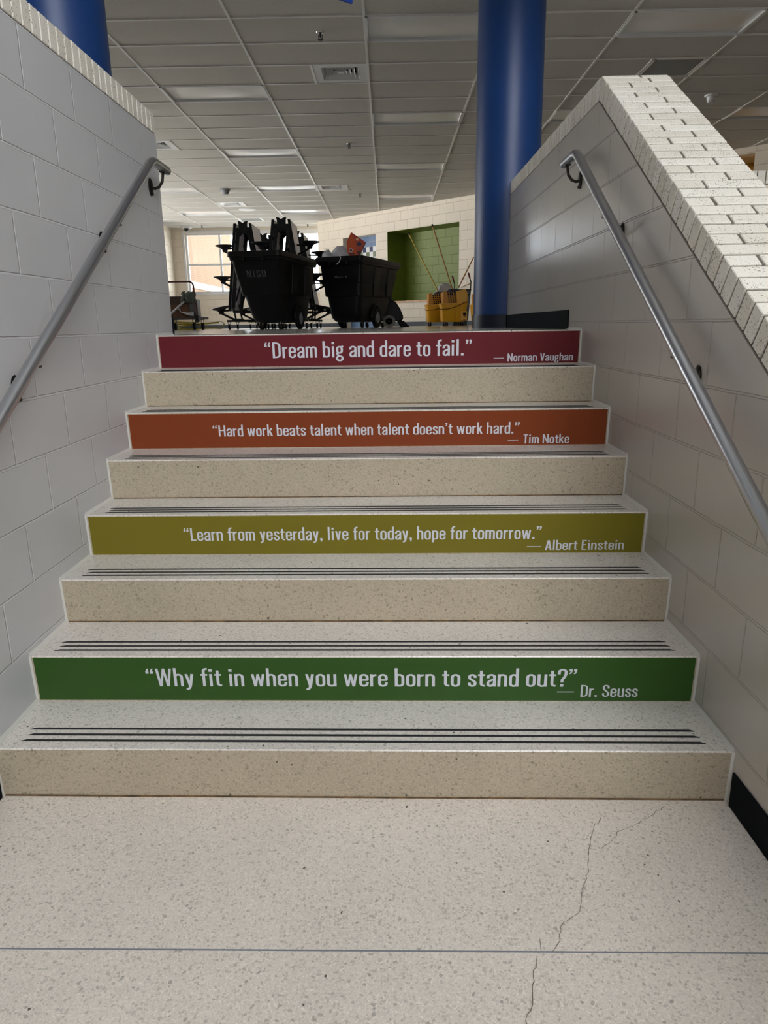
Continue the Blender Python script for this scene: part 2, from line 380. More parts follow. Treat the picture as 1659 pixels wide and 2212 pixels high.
# ceiling: sagging tiles (cells taken by lights and vents left open) and grid bars
def cx(i): return X0+i*XP
def ry(k): return Y0+k*YP
LIGHTS=[(0,0),(0,5),(0,10),(0,15),(-2,3),(-2,8),(-2,13),(-2,18),(-4,8),(-4,13),(-4,18),(2,0),(2,5),(4,5)]
VENT=[(-1,2,1),(-2+1,13,0),(-3,7,0),(-3,16,0)]      # (column, row, half)
GRILLE=[(2,2,1),(-3,20,0)]
taken={(i,k) for i,k in LIGHTS}; half={(i,k):h for i,k,h in VENT+GRILLE}
cm=MB(); gb=MB(); I0,I1,K0,K1=-8,8,-6,23
for i in range(I0,I1):
    for k in range(K0,K1):
        if (i,k) in taken: continue
        xa,xb,ya,yb=cx(i),cx(i+1),ry(k),ry(k+1)
        if (i,k) in half:
            if half[(i,k)]==1: xb=xa+XP/2
            else: xa=xa+XP/2
        n=6; vs=[]; fs=[]
        for j in range(n+1):
            f=j/n; z=CH-.001-.006*(1-(2*f-1)**2)
            vs+=[(xa,ya+(yb-ya)*f,z),(xb,ya+(yb-ya)*f,z)]
            if j<n: fs.append((2*j,2*j+1,2*j+3,2*j+2))
        cm.add(vs,fs)
ce=S(cm.build('ceiling',M_ceil,smooth=True))
for i in range(I0,I1+1): gb.box(cx(i)-.012,cx(i)+.012,ry(K0),ry(K1),CH-.0105,CH+.02)
for k in range(K0,K1+1): gb.box(cx(I0),cx(I1),ry(k)-.012,ry(k)+.012,CH-.010,CH+.02)
for (i,k),h in half.items(): gb.box(cx(i)+XP/2-.012,cx(i)+XP/2+.012,ry(k),ry(k+1),CH-.010,CH+.02)
gb.build('ceiling_grid',M_grid,ce)
S(MB().box(-10,10,YC0,YF+.4,CH+.5,CH+.7).build('ceiling_deck',M_plain))

# entrance hall behind the camera: high ceiling, rear wall with clerestory glazing, side walls
S(MB().box(-5.2,5.2,-5.4,YC0+.1,6.8,6.9).build('ceiling_entrance',M_hall))
S(MB().box(-10,10,YC0-.12,YC0,CH-.02,6.9).build('wall_bulkhead',M_plain))
rwl=MB(); rwl.box(-5.2,5.2,-5.3,-5.2,0,3.9).box(-5.2,5.2,-5.3,-5.2,6.5,6.9).box(-5.2,-.35,-5.3,-5.2,3.9,6.5).box(4.35,5.2,-5.3,-5.2,3.9,6.5)
S(rwl.build('wall_rear',M_hall))
wf=MB().box(-.35,4.35,-5.29,-5.22,3.9,3.96).box(-.35,4.35,-5.29,-5.22,6.44,6.5)
for x in (-.35,1.2,2.8,4.29): wf.box(x,x+.06,-5.29,-5.22,3.96,6.44)
w3=S(wf.build('window_3',M_whitem)); MB().box(-.29,4.29,-5.258,-5.252,3.96,6.44).build('window_pane',M_glass,w3)
S(MB().box(-5.3,-5.2,-5.3,2.2,0,6.9).build('wall_entrance_left',M_hall)); S(MB().box(5.2,5.3,-5.3,2.2,0,6.9).build('wall_entrance_right',M_hall))
S(MB().box(-9,WL-TH,2.2,2.29,0,LZ).box(-9,-5.2,2.1,2.29,LZ,6.9).build('wall_retaining_left',M_plain)); S(MB().box(WR+TH,9,2.2,2.29,0,LZ).box(5.2,9,2.1,2.29,LZ,6.9).build('wall_retaining_right',M_plain))

# upper hall: window wall at the far end
ZW0,ZW1=2.35,3.965; XW0,XW1=-5.63,-1.0
fw_=MB().box(-6.1,XW0,YF,YF+.3,LZ,CH+.5).box(XW0,XW1,YF,YF+.3,LZ,ZW0).box(XW0,XW1,YF,YF+.3,ZW1,CH+.5).box(XW1,9,YF,YF+.3,LZ,CH+.5)
S(fw_.build('wall_far',M_cream))
S(MB().box(-6.1,XW1,YF-.008,YF,LZ,LZ+.1).build('baseboard_far',mat('grey_base',(70,78,88),.5)))
wn=MB(); b=.05
wn.box(XW0,XW1,YF+.08,YF+.16,ZW0,ZW0+b).box(XW0,XW1,YF+.08,YF+.16,ZW1-b,ZW1)
for x in (XW0,-4.69,-3.73,-2.76,-1.8,XW1-.05): wn.box(x,x+.055,YF+.08,YF+.16,ZW0+b,ZW1-b)
wn.box(XW0,XW1,YF+.085,YF+.155,3.10,3.155)
w1=S(wn.build('window_1',M_whitem))
MB().box(XW0-.05,XW1,YF-.015,YF+.01,ZW1,ZW1+.05).box(XW0-.05,XW0,YF-.015,YF+.01,ZW0-.04,ZW1).build('window_casing',M_whitem,w1)
MB().box(XW0-.05,XW1,YF-.04,YF+.08,ZW0-.035,ZW0).build('window_sill',M_whitem,w1)
MB().box(XW0+.03,XW1-.03,YF+.117,YF+.123,ZW0+.03,ZW1-.03).build('window_pane',M_glass,w1)
# left side of the hall: return, blue column, west window wall
S(MB().box(-6.1,-5.98,18.25,YF,LZ,CH+.5).build('wall_return',M_creamy))
S(MB().box(-9.2,-6.1,18.25,18.4,LZ,CH+.5).build('wall_corner',M_cream))
ww=MB().box(-9.3,-9,2.29,9,LZ,CH+.5).box(-9.3,-9,17,18.4,LZ,CH+.5).box(-9.3,-9,9,17,LZ,2.35).box(-9.3,-9,9,17,3.95,CH+.5)
S(ww.build('wall_west',M_creamy))
w2=MB()
for y in (9,11,13,15,16.94): w2.box(-9.2,-9.12,y,y+.06,2.35,3.95)
w2.box(-9.2,-9.12,9,17,2.35,2.4).box(-9.2,-9.12,9,17,3.9,3.95)
w2=S(w2.build('window_2',M_whitem)); MB().box(-9.163,-9.157,9.03,16.97,2.38,3.92).build('window_pane',M_glass,w2)
S(MB().box(9,9.3,2.1,YF+.3,0,CH+.5).build('wall_east',M_plain))

# diagonal wall with the drinking fountain niche and the green niche (u along wall, w into it)
A0=Vector((-1.80,18.42,0)); EU=Vector((1,-1,0))/math.sqrt(2); EN=Vector((1,1,0))/math.sqrt(2)
def diag(name,mb,m,parent=None,kind='structure'):
    o=mb.build(name,m,parent)
    if parent is None:
        o.location=A0; o.rotation_euler=(0,0,R(-45))
        if kind: o['kind']=kind
    return o
G0,G1,GZ0,GZ1=2.63,4.89,1.965,3.59; T0,T1,TZ=1.0,2.22,3.585; H0,H1,HZ=9.5,11.0,3.99
d=MB(); D=.22
for u0,u1,z0,z1 in ((0,T0,LZ,CH+.5),(T0,T1,TZ,CH+.5),(T1,G0,LZ,CH+.5),(G0,G1,LZ,GZ0),(G0,G1,GZ1,CH+.5),(G1,H0,LZ,CH+.5),(H0,H1,HZ,CH+.5),(H1,15,LZ,CH+.5)):
    d.box(u0,u1,0,D,z0,z1)
d.box(0,.2,.2,1.6,LZ,CH+.5)
diag('wall_diagonal',d,block('cream_block_diagonal',(236,224,205),'x',.05,1.37,rough=.5,orange=.0005,jc=(224,211,192)))
g=MB(); GD=.62
g.box(G0-.05,G1+.05,GD,GD+.05,GZ0-.05,GZ1+.05).box(G0-.05,G0,D,GD,GZ0-.05,GZ1+.05).box(G1,G1+.05,D,GD,GZ0-.05,GZ1+.05).box(G0-.05,G1+.05,D,GD,GZ0-.05,GZ0).box(G0-.05,G1+.05,D,GD,GZ1,GZ1+.05)
g.box(G0,G0+.004,.004,D,GZ0,GZ1).box(G1-.004,G1,.004,D,GZ0,GZ1).box(G0,G1,.004,D,GZ1-.004,GZ1)
diag('wall_green_niche',g,M_green)
diag('trim_3',MB().box(G0-.04,G1+.02,-.03,D+.05,GZ0-.045,GZ0+.001),M_sill).data
g=MB(); g.box(T0-.05,T1+.05,.24,.29,LZ,TZ+.05).box(T0-.05,T0,D,.24,LZ,TZ+.05).box(T1,T1+.05,D,.24,LZ,TZ+.05).box(T0-.05,T1+.05,D,.24,TZ,TZ+.05)
diag('wall_tile_niche',g,tile_mat('niche_tiles'))
g=MB()
for u0,u1 in ((0,T0),(T1,H0),(H1,15)): g.box(u0,u1,-.008,0,LZ,LZ+.1)
diag('baseboard_diagonal',g,mat('slate_base',(52,58,66),.5))
g=MB().box(H0-.3,H1+.3,1.3,1.35,LZ,CH).box(H0-.3,H0-.25,D,1.3,LZ,CH).box(H1+.25,H1+.3,D,1.3,LZ,CH)
rl=light('recess_lamp','AREA',5,(1,.8,.45),A0+EU*10.2+EN*.75+Vector((0,0,4.05)),(0,0,0),shape='DISK',size=.3)
diag('wall_recess',g,mat('ochre_paint',(190,150,70),.6))
# second brick-capped half wall beyond the right one
h2=MB().box(2.62,5.2,4.2,4.5,LZ,2.43)
hw=S(h2.build('wall_half',M_cream))
bk=MB(); rr=random.Random(5)
for k in range(38): bk.box(2.62+k*.0677+.0045,2.62+(k+1)*.0677-.0045,4.194,4.506,2.437,2.532)
bk.build('brick_coping',M_brick,hw,bevel=.002,seg=1); MB().box(2.62,5.19,4.2,4.5,2.43,2.526).build('mortar_bed',M_mortar,hw)
# neighbouring building and paving outside the far window
M_out=block('outside_brick',(124,96,68),'y',0,0,joint=.012,rough=.8,w=.2032,h=.0677,jc=(106,86,66))
ob=MB().box(-8,-7,19.7,32.2,0,9)
ow=S(ob.build('wall_outside',M_out)); MB().box(-7.0,-6.97,19.7,32.2,2.80,3.03).build('stone_band',mat('stone_band',(176,170,158),.8),ow)
S(MB().box(-30,60,19.65,80,.9,1.0).build('floor_outside',mat('concrete_paving',(190,186,178),.9)))
# ------------------------------------------------------------------ lettering: a condensed stroke alphabet
PA,PB=.060,.048; XH=.70
def arc(cx,cy,rx,ry,a0,a1,n=9): return [(cx+rx*math.cos(R(a0+(a1-a0)*i/n)),cy+ry*math.sin(R(a0+(a1-a0)*i/n))) for i in range(n+1)]
def ring(l,r,b,t,ry=.14):
    c=(l+r)/2; rx=(r-l)/2
    return arc(c,t-ry,rx,ry,0,180)+arc(c,b+ry,rx,ry,180,360)
l_,r_=.078,.352; c_=(l_+r_)/2; q_=(r_-l_)/2; tX=XH-PB+.012; b0=PB-.012
def glyph(ch):
    """-> advance, list of ('s' stroke pts, closed) / ('p' polygon)"""
    V=lambda x,y0,y1:('p',[(x-PA,y0),(x+PA,y0),(x+PA,y1),(x-PA,y1)])
    Hh=lambda y,x0,x1:('p',[(x0,y-PB),(x1,y-PB),(x1,y+PB),(x0,y+PB)])
    def D(x0,y0,x1,y1,w=1.08): return ('p',[(x0-PA*w,y0),(x0+PA*w,y0),(x1+PA*w,y1),(x1-PA*w,y1)])
    st=lambda pts,cl=False:('s',pts,cl)
    A=.43
    if ch=='o': return A,[st(ring(l_,r_,b0,tX),True)]
    if ch=='n': return A+.005,[V(l_,0,XH),st([(l_,tX-.2)]+arc(c_,tX-.13,q_,.13,170,0)+[(r_,0)])]
    if ch=='h': return A+.005,[V(l_,0,1.03),st([(l_,tX-.2)]+arc(c_,tX-.13,q_,.13,170,0)+[(r_,0)])]
    if ch=='m':
        m=.318; e=.558
        return .64,[V(l_,0,XH),st([(l_,tX-.2)]+arc((l_+m)/2,tX-.12,(m-l_)/2,.12,170,0)+[(m,0)]),st([(m,tX-.2)]+arc((m+e)/2,tX-.12,(e-m)/2,.12,170,0)+[(e,0)])]
    if ch=='r': return .30,[V(l_,0,XH),st([(l_,tX-.26)]+arc(.29,tX-.20,.29-l_,.19,170,92))]
    if ch=='u': return A+.005,[V(r_,0,XH),st([(l_,XH)]+arc(c_,b0+.12,q_,.12,180,350)+[(r_,b0+.2)])]
    if ch=='b': return A,[V(l_,0,1.03),st(ring(l_,r_,b0,tX),True)]
    if ch=='d': return A,[V(r_,0,1.03),st(ring(l_,r_,b0,tX),True)]
    if ch=='p': return A,[V(l_,-.22,XH),st(ring(l_,r_,b0,tX),True)]
    if ch=='a': return .42,[V(r_-.005,0,tX-.12),st(arc(c_,tX-.12,q_,.12,0,180)+[(l_,tX-.19)]),st([(r_,.415),(.25,.375),(.14,.315),(l_+.005,.24)]+arc(.18,b0+.12,.18-l_,.12,180,290)+[(.3,.13),(r_,.19)])]
    if ch=='e': return .42,[Hh(.365,l_,r_+.03),st([(r_,.36)]+arc(c_,tX-.13,q_,.13,0,180)+arc(c_,b0+.13,q_,.13,180,360)+[(r_,.235)])]
    if ch=='s': return .39,[st([(r_-.03,.50)]+arc(c_-.012,tX-.12,q_-.018,.12,0,180)+[(l_+.003,.50),(.13,.425),(.25,.33),(r_-.03,.25)]+arc(c_-.012,b0+.12,q_-.018,.12,0,-180)+[(l_,.22)])]
    if ch=='t': return .31,[st([(.145,.90)]+[(.145,.17)]+arc(.255,.17,.11,.115,180,268)+[(.30,b0+.002)]),Hh(XH-PB,.01,.30)]
    if ch=='f': return .30,[st([(.145,0),(.145,.86)]+arc(.27,.86,.125,.128,180,95)+[(.31,.988)]),Hh(XH-PB,.01,.30)]
    if ch=='i': return .215,[V(.1075,0,XH),('p',[(.0375,.83),(.1775,.83),(.1775,.97),(.0375,.97)])]
    if ch=='l': return .215,[V(.1075,0,1.03)]
    if ch=='k': return .415,[V(l_,0,1.03),D(l_+.02,.26,.335,XH),D(.35,0,.19,.44)]
    if ch=='g':
        return .43,[st(ring(l_,r_-.03,.27,tX,.12),True),st([(.27,tX-.03),(.33,tX+.005),(.40,tX+.03)]),st([(l_+.05,.29),(l_-.003,.215),(l_+.02,.15),(.17,.10)]),st(ring(l_-.02,r_-.005,-.215,.075,.115),True)]
    if ch=='v': return .40,[D(.075,XH,.20,0,.95),D(.325,XH,.20,0,.95)]
    if ch=='w': return .60,[D(.072,XH,.175,0,.9),D(.30,XH,.185,0,.8),D(.30,XH,.415,0,.8),D(.528,XH,.425,0,.9)]
    if ch=='y': return .40,[D(.075,XH,.21,.02,.95),('s',[(.325,XH),(.225,.03),(.185,-.09),(.13,-.165),(.04,-.17)],False)]
    if ch=='D': return .50,[V(.085,0,1),st([(.085,1-PB),(.22,1-PB)]+arc(.22,.78,.185,.165,90,0)+arc(.22,.22,.185,.165,0,-90)+[(.085,PB)])]
    if ch=='H': return .55,[V(.085,0,1),V(.455,0,1),Hh(.53,.085,.455)]
    if ch=='L': return .39,[V(.085,0,1),Hh(PB,.085,.37)]
    if ch=='N': return .54,[V(.082,0,1),V(.455,0,1),D(.085,1,.45,0,.95)]
    if ch=='W': return .72,[D(.075,1,.20,0,.9),D(.36,1,.21,0,.85),D(.36,1,.505,0,.85),D(.64,1,.515,0,.9)]
    if ch=='V': return .48,[D(.075,1,.235,0),D(.405,1,.245,0)]
    if ch=='T': return .42,[V(.21,0,1),Hh(1-PB,.015,.405)]
    if ch=='A': return .48,[D(.07,0,.225,1),D(.41,0,.255,1),Hh(.28,.12,.36)]
    if ch=='E': return .40,[V(.085,0,1),Hh(PB,.085,.37),Hh(1-PB,.085,.37),Hh(.53,.085,.34)]
    if ch=='I': return .25,[V(.125,0,1)]
    if ch=='S':
        l,r=.078,.385; c=(l+r)/2; w=(r-l)/2
        return .46,[st([(r,.70)]+arc(c,.98-.16-PB+.03,w,.16,0,180)+[(l+.005,.70),(.14,.60),(.28,.46),(r-.005,.34)]+arc(c,.20,w,.16,0,-180)+[(l,.31)])]
    if ch=='.': return .22,[('p',[(.04,0),(.18,0),(.18,.15),(.04,.15)])]
    if ch==',': return .22,[('p',[(.04,0),(.18,0),(.18,.15),(.04,.15)]),('p',[(.09,0),(.18,0),(.15,-.10),(.06,-.15)])]
    Q=lambda x:[('p',[(x,.87),(x+.13,.87),(x+.13,1.0),(x,1.0)]),('p',[(x+.06,.87),(x+.13,.87),(x+.08,.74),(x,.71),(x+.0,.75)])]
    q=lambda x:[('p',[(x,.72),(x+.13,.72),(x+.13,.85),(x,.85)]),('p',[(x,.84),(x+.07,.84),(x+.13,.97),(x+.13,1.01),(x+.05,.98)])]
    if ch=='’': return .20,Q(.035)
    if ch=='”': return .40,Q(.03)+Q(.215)
    if ch=='“': return .40,q(.04)+q(.225)
    if ch=='?': return .42,[('p',[(.135,0),(.275,0),(.275,.15),(.135,.15)]),st([(.055+.02,.70),(.078,.80)]+arc(.215,.82,.137,.138,180,0)+[(.352,.70),(.30,.54),(.215,.40),(.205,.24)])]
    return .20,[]
def text_mesh(txt,u0,u1,v0,h,place,depth,track=.0):
    """lay txt between u0 and u1 with cap height h; place(u,v,d) gives a point on the riser"""
    pen=0; items=[]
    for ch in txt:
        adv,gs=glyph(ch); items.append((pen,gs)); pen+=adv+.035+track
    k=(u1-u0)/(pen-.035-track-.04); mb=MB()
    P=lambda x,y:place(u0+(x-.02)*k,v0+y*h,depth)
    lay=0
    for px,gs in items:
        for g_ in gs:
            lay=(lay+1)%6; P=lambda x,y,e=depth+lay*.00004:place(u0+(x-.02)*k,v0+y*h,e)
            if g_[0]=='p': mb.add([P(px+x,y) for x,y in g_[1]],[tuple(range(len(g_[1])))])
            else:
                pts,cl=g_[1],g_[2]; n=len(pts); Lf=[];Rt=[]
                for i in range(n):
                    a=pts[(i-1)%n] if (cl or i>0) else pts[i]; b=pts[(i+1)%n] if (cl or i<n-1) else pts[i]
                    dx,dy=b[0]-a[0],b[1]-a[1]; L=math.hypot(dx,dy) or 1; nx,ny=-dy/L*PA,dx/L*PB
                    Lf.append((pts[i][0]+nx,pts[i][1]+ny)); Rt.append((pts[i][0]-nx,pts[i][1]-ny))
                vs=[P(px+x,y) for x,y in Lf+Rt]
                mb.add(vs,[(i,(i+1)%n,n+(i+1)%n,n+i) for i in range(n if cl else n-1)])
    return mb
QUOTES=[(7,(104,30,38),'“Dream big and dare to fail.”',(-.6135,.4855,.047,.0815),'Norman Vaughan',(.671,1.0126,.0140,.0400),(.598,.652,.0310),'crimson vinyl strip with white quote, on the topmost riser','crimson'),
 (5,(132,60,26),'“Hard work beats talent when talent doesn’t work hard.”',(-.782,.6456,.0578,.0525),'Tim Notke',(.6636,.8736,.0105,.0425),(.592,.640,.0265),'burnt orange vinyl strip with white quote, on the second coloured riser from the top','orange'),
 (3,(122,112,28),'“Learn from yesterday, live for today, hope for tomorrow.”',(-.7913,.6441,.0615,.0540),'Albert Einstein',(.6602,.9701,.0146,.0410),(.587,.642,.0290),'olive vinyl strip with white quote, on the fourth riser from the floor','olive'),
 (1,(48,86,28),'“Why fit in when you were born to stand out?”',(-.7943,.6589,.0580,.0670),'Dr. Seuss',(.6725,.8616,.0195,.0450),(.594,.651,.0380),'dark green vinyl strip with white quote, on the lowest coloured riser','green')]
for k,c,q,qa,a,aa,da,lab,nm in QUOTES:
    def place(u,v,d,k=k): return (u,k*TR+NO*(1-v/RI)+SK*u-d,k*RI+v)
    u0,u1,v0,v1=-1.1715,1.0395,.0035,.1650
    m=MB(); f=[place(u0,v0,.0012),place(u1,v0,.0012),place(u1,v1,.0012),place(u0,v1,.0012)]; bk=[place(u0,v0,-.0003),place(u1,v0,-.0003),place(u1,v1,-.0003),place(u0,v1,-.0003)]
    o=tag(m.hexa(f,bk).build('vinyl_strip',mat('vinyl_'+nm,c,.38,spec=.35)),lab,'vinyl strip','quote strips on the stair risers')
    text_mesh(q,*qa,place,.0018).build('quote_lettering',M_white,o)
    m=text_mesh(a,*aa,place,.0018)
    m.add([place(da[0],da[2]-.0016,.0018),place(da[1],da[2]-.0016,.0018),place(da[1],da[2]+.0016,.0018),place(da[0],da[2]+.0016,.0018)],[(0,1,2,3)])
    m.build('attribution_lettering',M_white,o)
# ------------------------------------------------------------------ handrails
def handrail(x,wallx,sgn,label):
    t=thing('handrail',label,'handrail',(0,0,0),0,'steel handrails on the stair walls')
    s=RI/TR; ye,yt,zt=2.185,1.93,2.207
    P=[(x,ye,zt)]
    bl=.045
    for i in range(7):
        f=i/6; a=(1-f)**2; b=2*f*(1-f); c=f*f; dn=Vector((0,-1,-s)).normalized()
        p0=Vector((x,yt+bl,zt)); p1=Vector((x,yt,zt)); p2=p1+dn*bl; P.append(tuple(p0*a+p1*b+p2*c))
    yb=-.55; P.append((x,yb,zt-s*(yt-yb)))
    r=.0212
    pipe=MB().tube([(x,ye+.011,zt)]+[(x,ye+.006,zt)]+P,[r*.55,r*.85]+[r]*len(P),20).build('pipe',M_steel,t,smooth=True)
    for y in (2.11,1.36,.47,-.40):
        zr=zt if y>yt else zt-s*(yt-y); zp=zr-.09
        p=MB().lathe([(.0,0),(.032,0),(.034,.004),(.026,.011),(.012,.014)],(0,0,0),20,'x')
        p.v=[(wallx-sgn*0+ (v[0] if sgn<0 else -v[0])*1.0 if False else wallx+(-sgn)*v[0],y+v[1]*.8,zp+v[2]*1.35) for v in p.v]
        pl=p.build('bracket',M_dsteel,t,smooth=True)
        w=-sgn; pts=[(wallx+w*.008,y,zp-.004),(wallx+w*.026,y,zp-(.008 if y>yt else -.008)),(wallx+w*.048,y,zp+(.0 if y>yt else .034)),(wallx+w*.066,y,zp+(.024 if y>yt else .056)),(abs(x)*(1 if x>0 else -1),y,zr-r+.002)]
        MB().tube(pts,.0075,8).build('bracket_arm',M_dsteel,pl,smooth=True)
        MB().box(x-.014,x+.014,y-.02,y+.02,zr-r-.002,zr-r+.005).build('saddle',M_dsteel,pl)
        MB().cyl((wallx+w*.008,y,zp-.035),(wallx+w*.016,y,zp-.035),.006,8).build('screw',M_dsteel,pl)
    return t
handrail(WR-.0745,WR,1,'brushed steel pipe handrail on the glossy right-hand wall with the sloping brick coping')
handrail(WL+.0745,WL,-1,'brushed steel pipe handrail on the grey left-hand wall below the level brick coping')

# ------------------------------------------------------------------ blue columns
def column(loc,r,label,top):
    t=thing('column',label,'column',loc,0,'round blue columns')
    MB().cyl((0,0,0),(0,0,top),r,64).build('shaft',M_blue,t,smooth=True)
    MB().cyl((0,0,0),(0,0,.11),r+.008,64).build('base_band',M_bluedark,t,smooth=True); return t
column((1.066,4.62,LZ),.267,'round blue column at the landing end of the right-hand wall',CH-LZ+.3)
column((-1.785,2.62,LZ),.272,'round blue column rising behind the left-hand wall, cut by the photo top',CH-LZ+.3)
column((-6.12,18.0,LZ),.28,'distant sunlit blue column at the far left beside the window',CH-LZ+.3)

# ------------------------------------------------------------------ ceiling fittings
LL={(0,0):'ceiling light panel touching the right blue column near the photo top',(0,5):'ceiling light panel second nearest in the row just left of the right blue column',(0,10):'ceiling light panel third nearest in the row just left of the right blue column',(0,15):'small far ceiling light panel just above the cream diagonal wall',
 (-2,3):'large ceiling light panel right of the end of the left-hand wall',(-2,8):'ceiling light panel second nearest in the row over the stacked tables',(-2,13):'pale bright ceiling light panel third in the row over the stacked tables',(-2,18):'thin far ceiling light panel above the tallest stacked tables',
 (-4,8):'ceiling light panel hidden behind the left-hand wall',(-4,13):'bright ceiling light panel cut by the left-hand wall above the handrail end',(-4,18):'thin bright far ceiling light panel above the window at left',
 (2,0):'large ceiling light panel at the photo top right corner',(2,5):'ceiling light panel behind the right-hand wall coping',(4,5):'ceiling light panel at the right photo edge above the brick coping'}
for (i,k) in LIGHTS:
    if (i,k) in ((-4,8),): continue
    t=thing('ceiling_light',LL[(i,k)],'ceiling light',(cx(i)+XP/2,ry(k)+YP/2,CH),0,'unlit ceiling light panels')
    hx,hy=XP/2-.007,YP/2-.007
    f=MB(); 
    f.box(-hx,hx,-hy,-hy+.022,-.015,.05).box(-hx,hx,hy-.022,hy,-.015,.05).box(-hx,-hx+.022,-hy,hy,-.015,.05).box(hx-.022,hx,-hy,hy,-.015,.05).box(-hx,hx,-hy,hy,.05,.06)
    f.build('frame',M_whitem,t)
    vs=[];fs=[];n=8
    for j in range(n+1):
        for e in range(9):
            a=-1+2*e/8; b=-1+2*j/n; vs.append((a*(hx-.024),b*(hy-.024),.012-.018*(1-a*a)*(1-b*b)))
    for j in range(n):
        for e in range(8): fs.append((j*9+e,j*9+e+1,j*9+e+10,j*9+e+9))
    MB().add(vs,fs).build('lens',M_lens,t,smooth=True)
VL={(-1,2):'square air diffuser with concentric louvres left of the large light panel',(-1,13):'far air diffuser right of the bright light over the stacked tables',(-3,7):'air diffuser cut by the left-hand wall above the handrail end',(-3,16):'far sunlit air diffuser behind the conical ceiling speaker'}
for i,k,h in VENT:
    xc=cx(i)+XP*(.25 if h==0 else .75); yc=ry(k)+YP/2
    t=thing('air_diffuser',VL[(i,k)],'air vent',(xc,yc,CH),0,'square ceiling air diffusers')
    a=XP/4-.013; b=YP/2-.013; q=.205
    m=MB().box(-a,-q,-b,b,-.006,.01).box(q,a,-b,b,-.006,.01).box(-q,q,-b,-q,-.006,.01).box(-q,q,q,b,-.006,.01)
    m.build('plate',M_whitem,t)
    MB().box(-q,q,-q,q,.07,.08).build('duct_opening',M_gap,t)
    for j in range(4):
        o_=q-.004-j*.045; i_=o_-.034; zo,zi=-.006+.004*j,.045
        m=MB()
        for s in range(4):
            c0=R(90*s); rot=lambda x,y:(x*math.cos(c0)-y*math.sin(c0),x*math.sin(c0)+y*math.cos(c0))
            p=[rot(-o_,-o_),rot(o_,-o_),rot(i_,-i_),rot(-i_,-i_)]; z=[zo,zo,zi,zi]
            m.hexa([(p[e][0],p[e][1],z[e]) for e in range(4)],[(p[e][0],p[e][1],z[e]+.004) for e in range(4)])
        m.build('louvre',M_whitem,t)
    MB().box(-.03,.03,-.03,.03,.006,.012).build('centre_plate',M_whitem,t)
M_lgrey=mat('grille_grey',(168,170,168),.5)
GL={(2,2):'grey perforated return air grille above the peak of the right-hand wall',(-3,20):'far dark return air grille above the stacked tables'}
for i,k,h in GRILLE:
    xc=cx(i)+XP*(.25 if h==0 else .75); yc=ry(k)+YP/2
    t=thing('return_grille',GL[(i,k)],'air grille',(xc,yc,CH),0,'return air grilles')
    a=XP/4-.013; b=YP/2-.013
    MB().box(-a,-a+.03,-b,b,-.007,.01).box(a-.03,a,-b,b,-.007,.01).box(-a,a,-b,-b+.03,-.007,.01).box(-a,a,b-.03,b,-.007,.01).build('frame',M_grid,t)
    m=MB(); n=44
    for j in range(n):
        x=-a+.03+(2*a-.06)*(j+.5)/n; m.box(x-.003,x+.003,-b+.03,b-.03,-.003,.004)
    m.build('grille_bars',M_lgrey,t); MB().box(-a+.03,a-.03,-b+.03,b-.03,.006,.016).build('filter',M_grey,t)
SPL=['fire sprinkler head between the top edge and the square diffuser','fire sprinkler head in the middle of the ceiling above the stacked tables','small fire sprinkler head left of the far light by the diagonal wall','tiny far fire sprinkler head above the left end of the window','tiny far fire sprinkler head above the right end of the window']
for lab,(x,y) in zip(SPL,[(-.56,5.77),(-.51,10.04),(-.51,14.36),(-4.96,18.7),(-2.11,18.9)]):
    t=thing('sprinkler_head',lab,'sprinkler',(x,y,CH-.006),0,'ceiling sprinkler heads')
    MB().lathe([(.001,-.012),(.035,-.012),(.042,-.003),(.042,0),(.001,0)]).build('escutcheon',M_chrome,t,smooth=True)
    MB().cyl((0,0,-.012),(0,0,-.045),.008,10).tube([(.0,0,-.012),(.018,0,-.028),(.016,0,-.05),(0,0,-.065)],.004,8).tube([(0,0,-.012),(-.018,0,-.028),(-.016,0,-.05),(0,0,-.065)],.004,8).build('frame',M_dsteel,t,smooth=True)
    MB().lathe([(.001,-.07),(.026,-.068),(.028,-.064),(.001,-.062)]).build('deflector',M_dsteel,t,smooth=True)
t=thing('smoke_detector','white cylindrical smoke detector on the ceiling right of the right-hand wall peak','smoke detector',(4.08,7.95,CH-.004))
MB().lathe([(.001,-.02),(.07,-.02),(.075,-.012),(.075,0),(.001,0)],n=32).build('base',M_whitem,t,smooth=True)
MB().lathe([(.001,-.085),(.038,-.085),(.044,-.075),(.05,-.02),(.001,-.02)],n=32).build('body',M_whitem,t,smooth=True)
m=MB()
for j in range(8):
    a=R(45*j); m.cyl((math.cos(a)*.034,math.sin(a)*.034,-.073),(math.cos(a)*.0475,math.sin(a)*.0475,-.073),.006,8)
m.build('sensor_slot',M_gap,t)
t=thing('ceiling_speaker','grey conical fitting hanging from the ceiling in front of the far diffuser','ceiling fitting',(-3.19,13.58,CH-.004))
MB().lathe([(.001,-.02),(.11,-.018),(.125,0),(.001,0)],n=32).build('base',M_grey,t,smooth=True); MB().lathe([(.001,-.10),(.05,-.10),(.055,-.09),(.10,-.02),(.001,-.02)],n=32).build('cone',M_grey,t,smooth=True)
t=thing('round_ceiling_plate','flat round white plate on the ceiling right of the far sunlit diffuser','ceiling plate',(-3.24,16.19,CH-.004))
MB().lathe([(.001,-.012),(.19,-.012),(.21,-.006),(.21,0),(.001,0)],n=40).build('plate',M_whitem,t,smooth=True)
t=thing('security_camera','small dome security camera on the ceiling above the far left window corner','security camera',(-5.45,18.95,CH-.004))
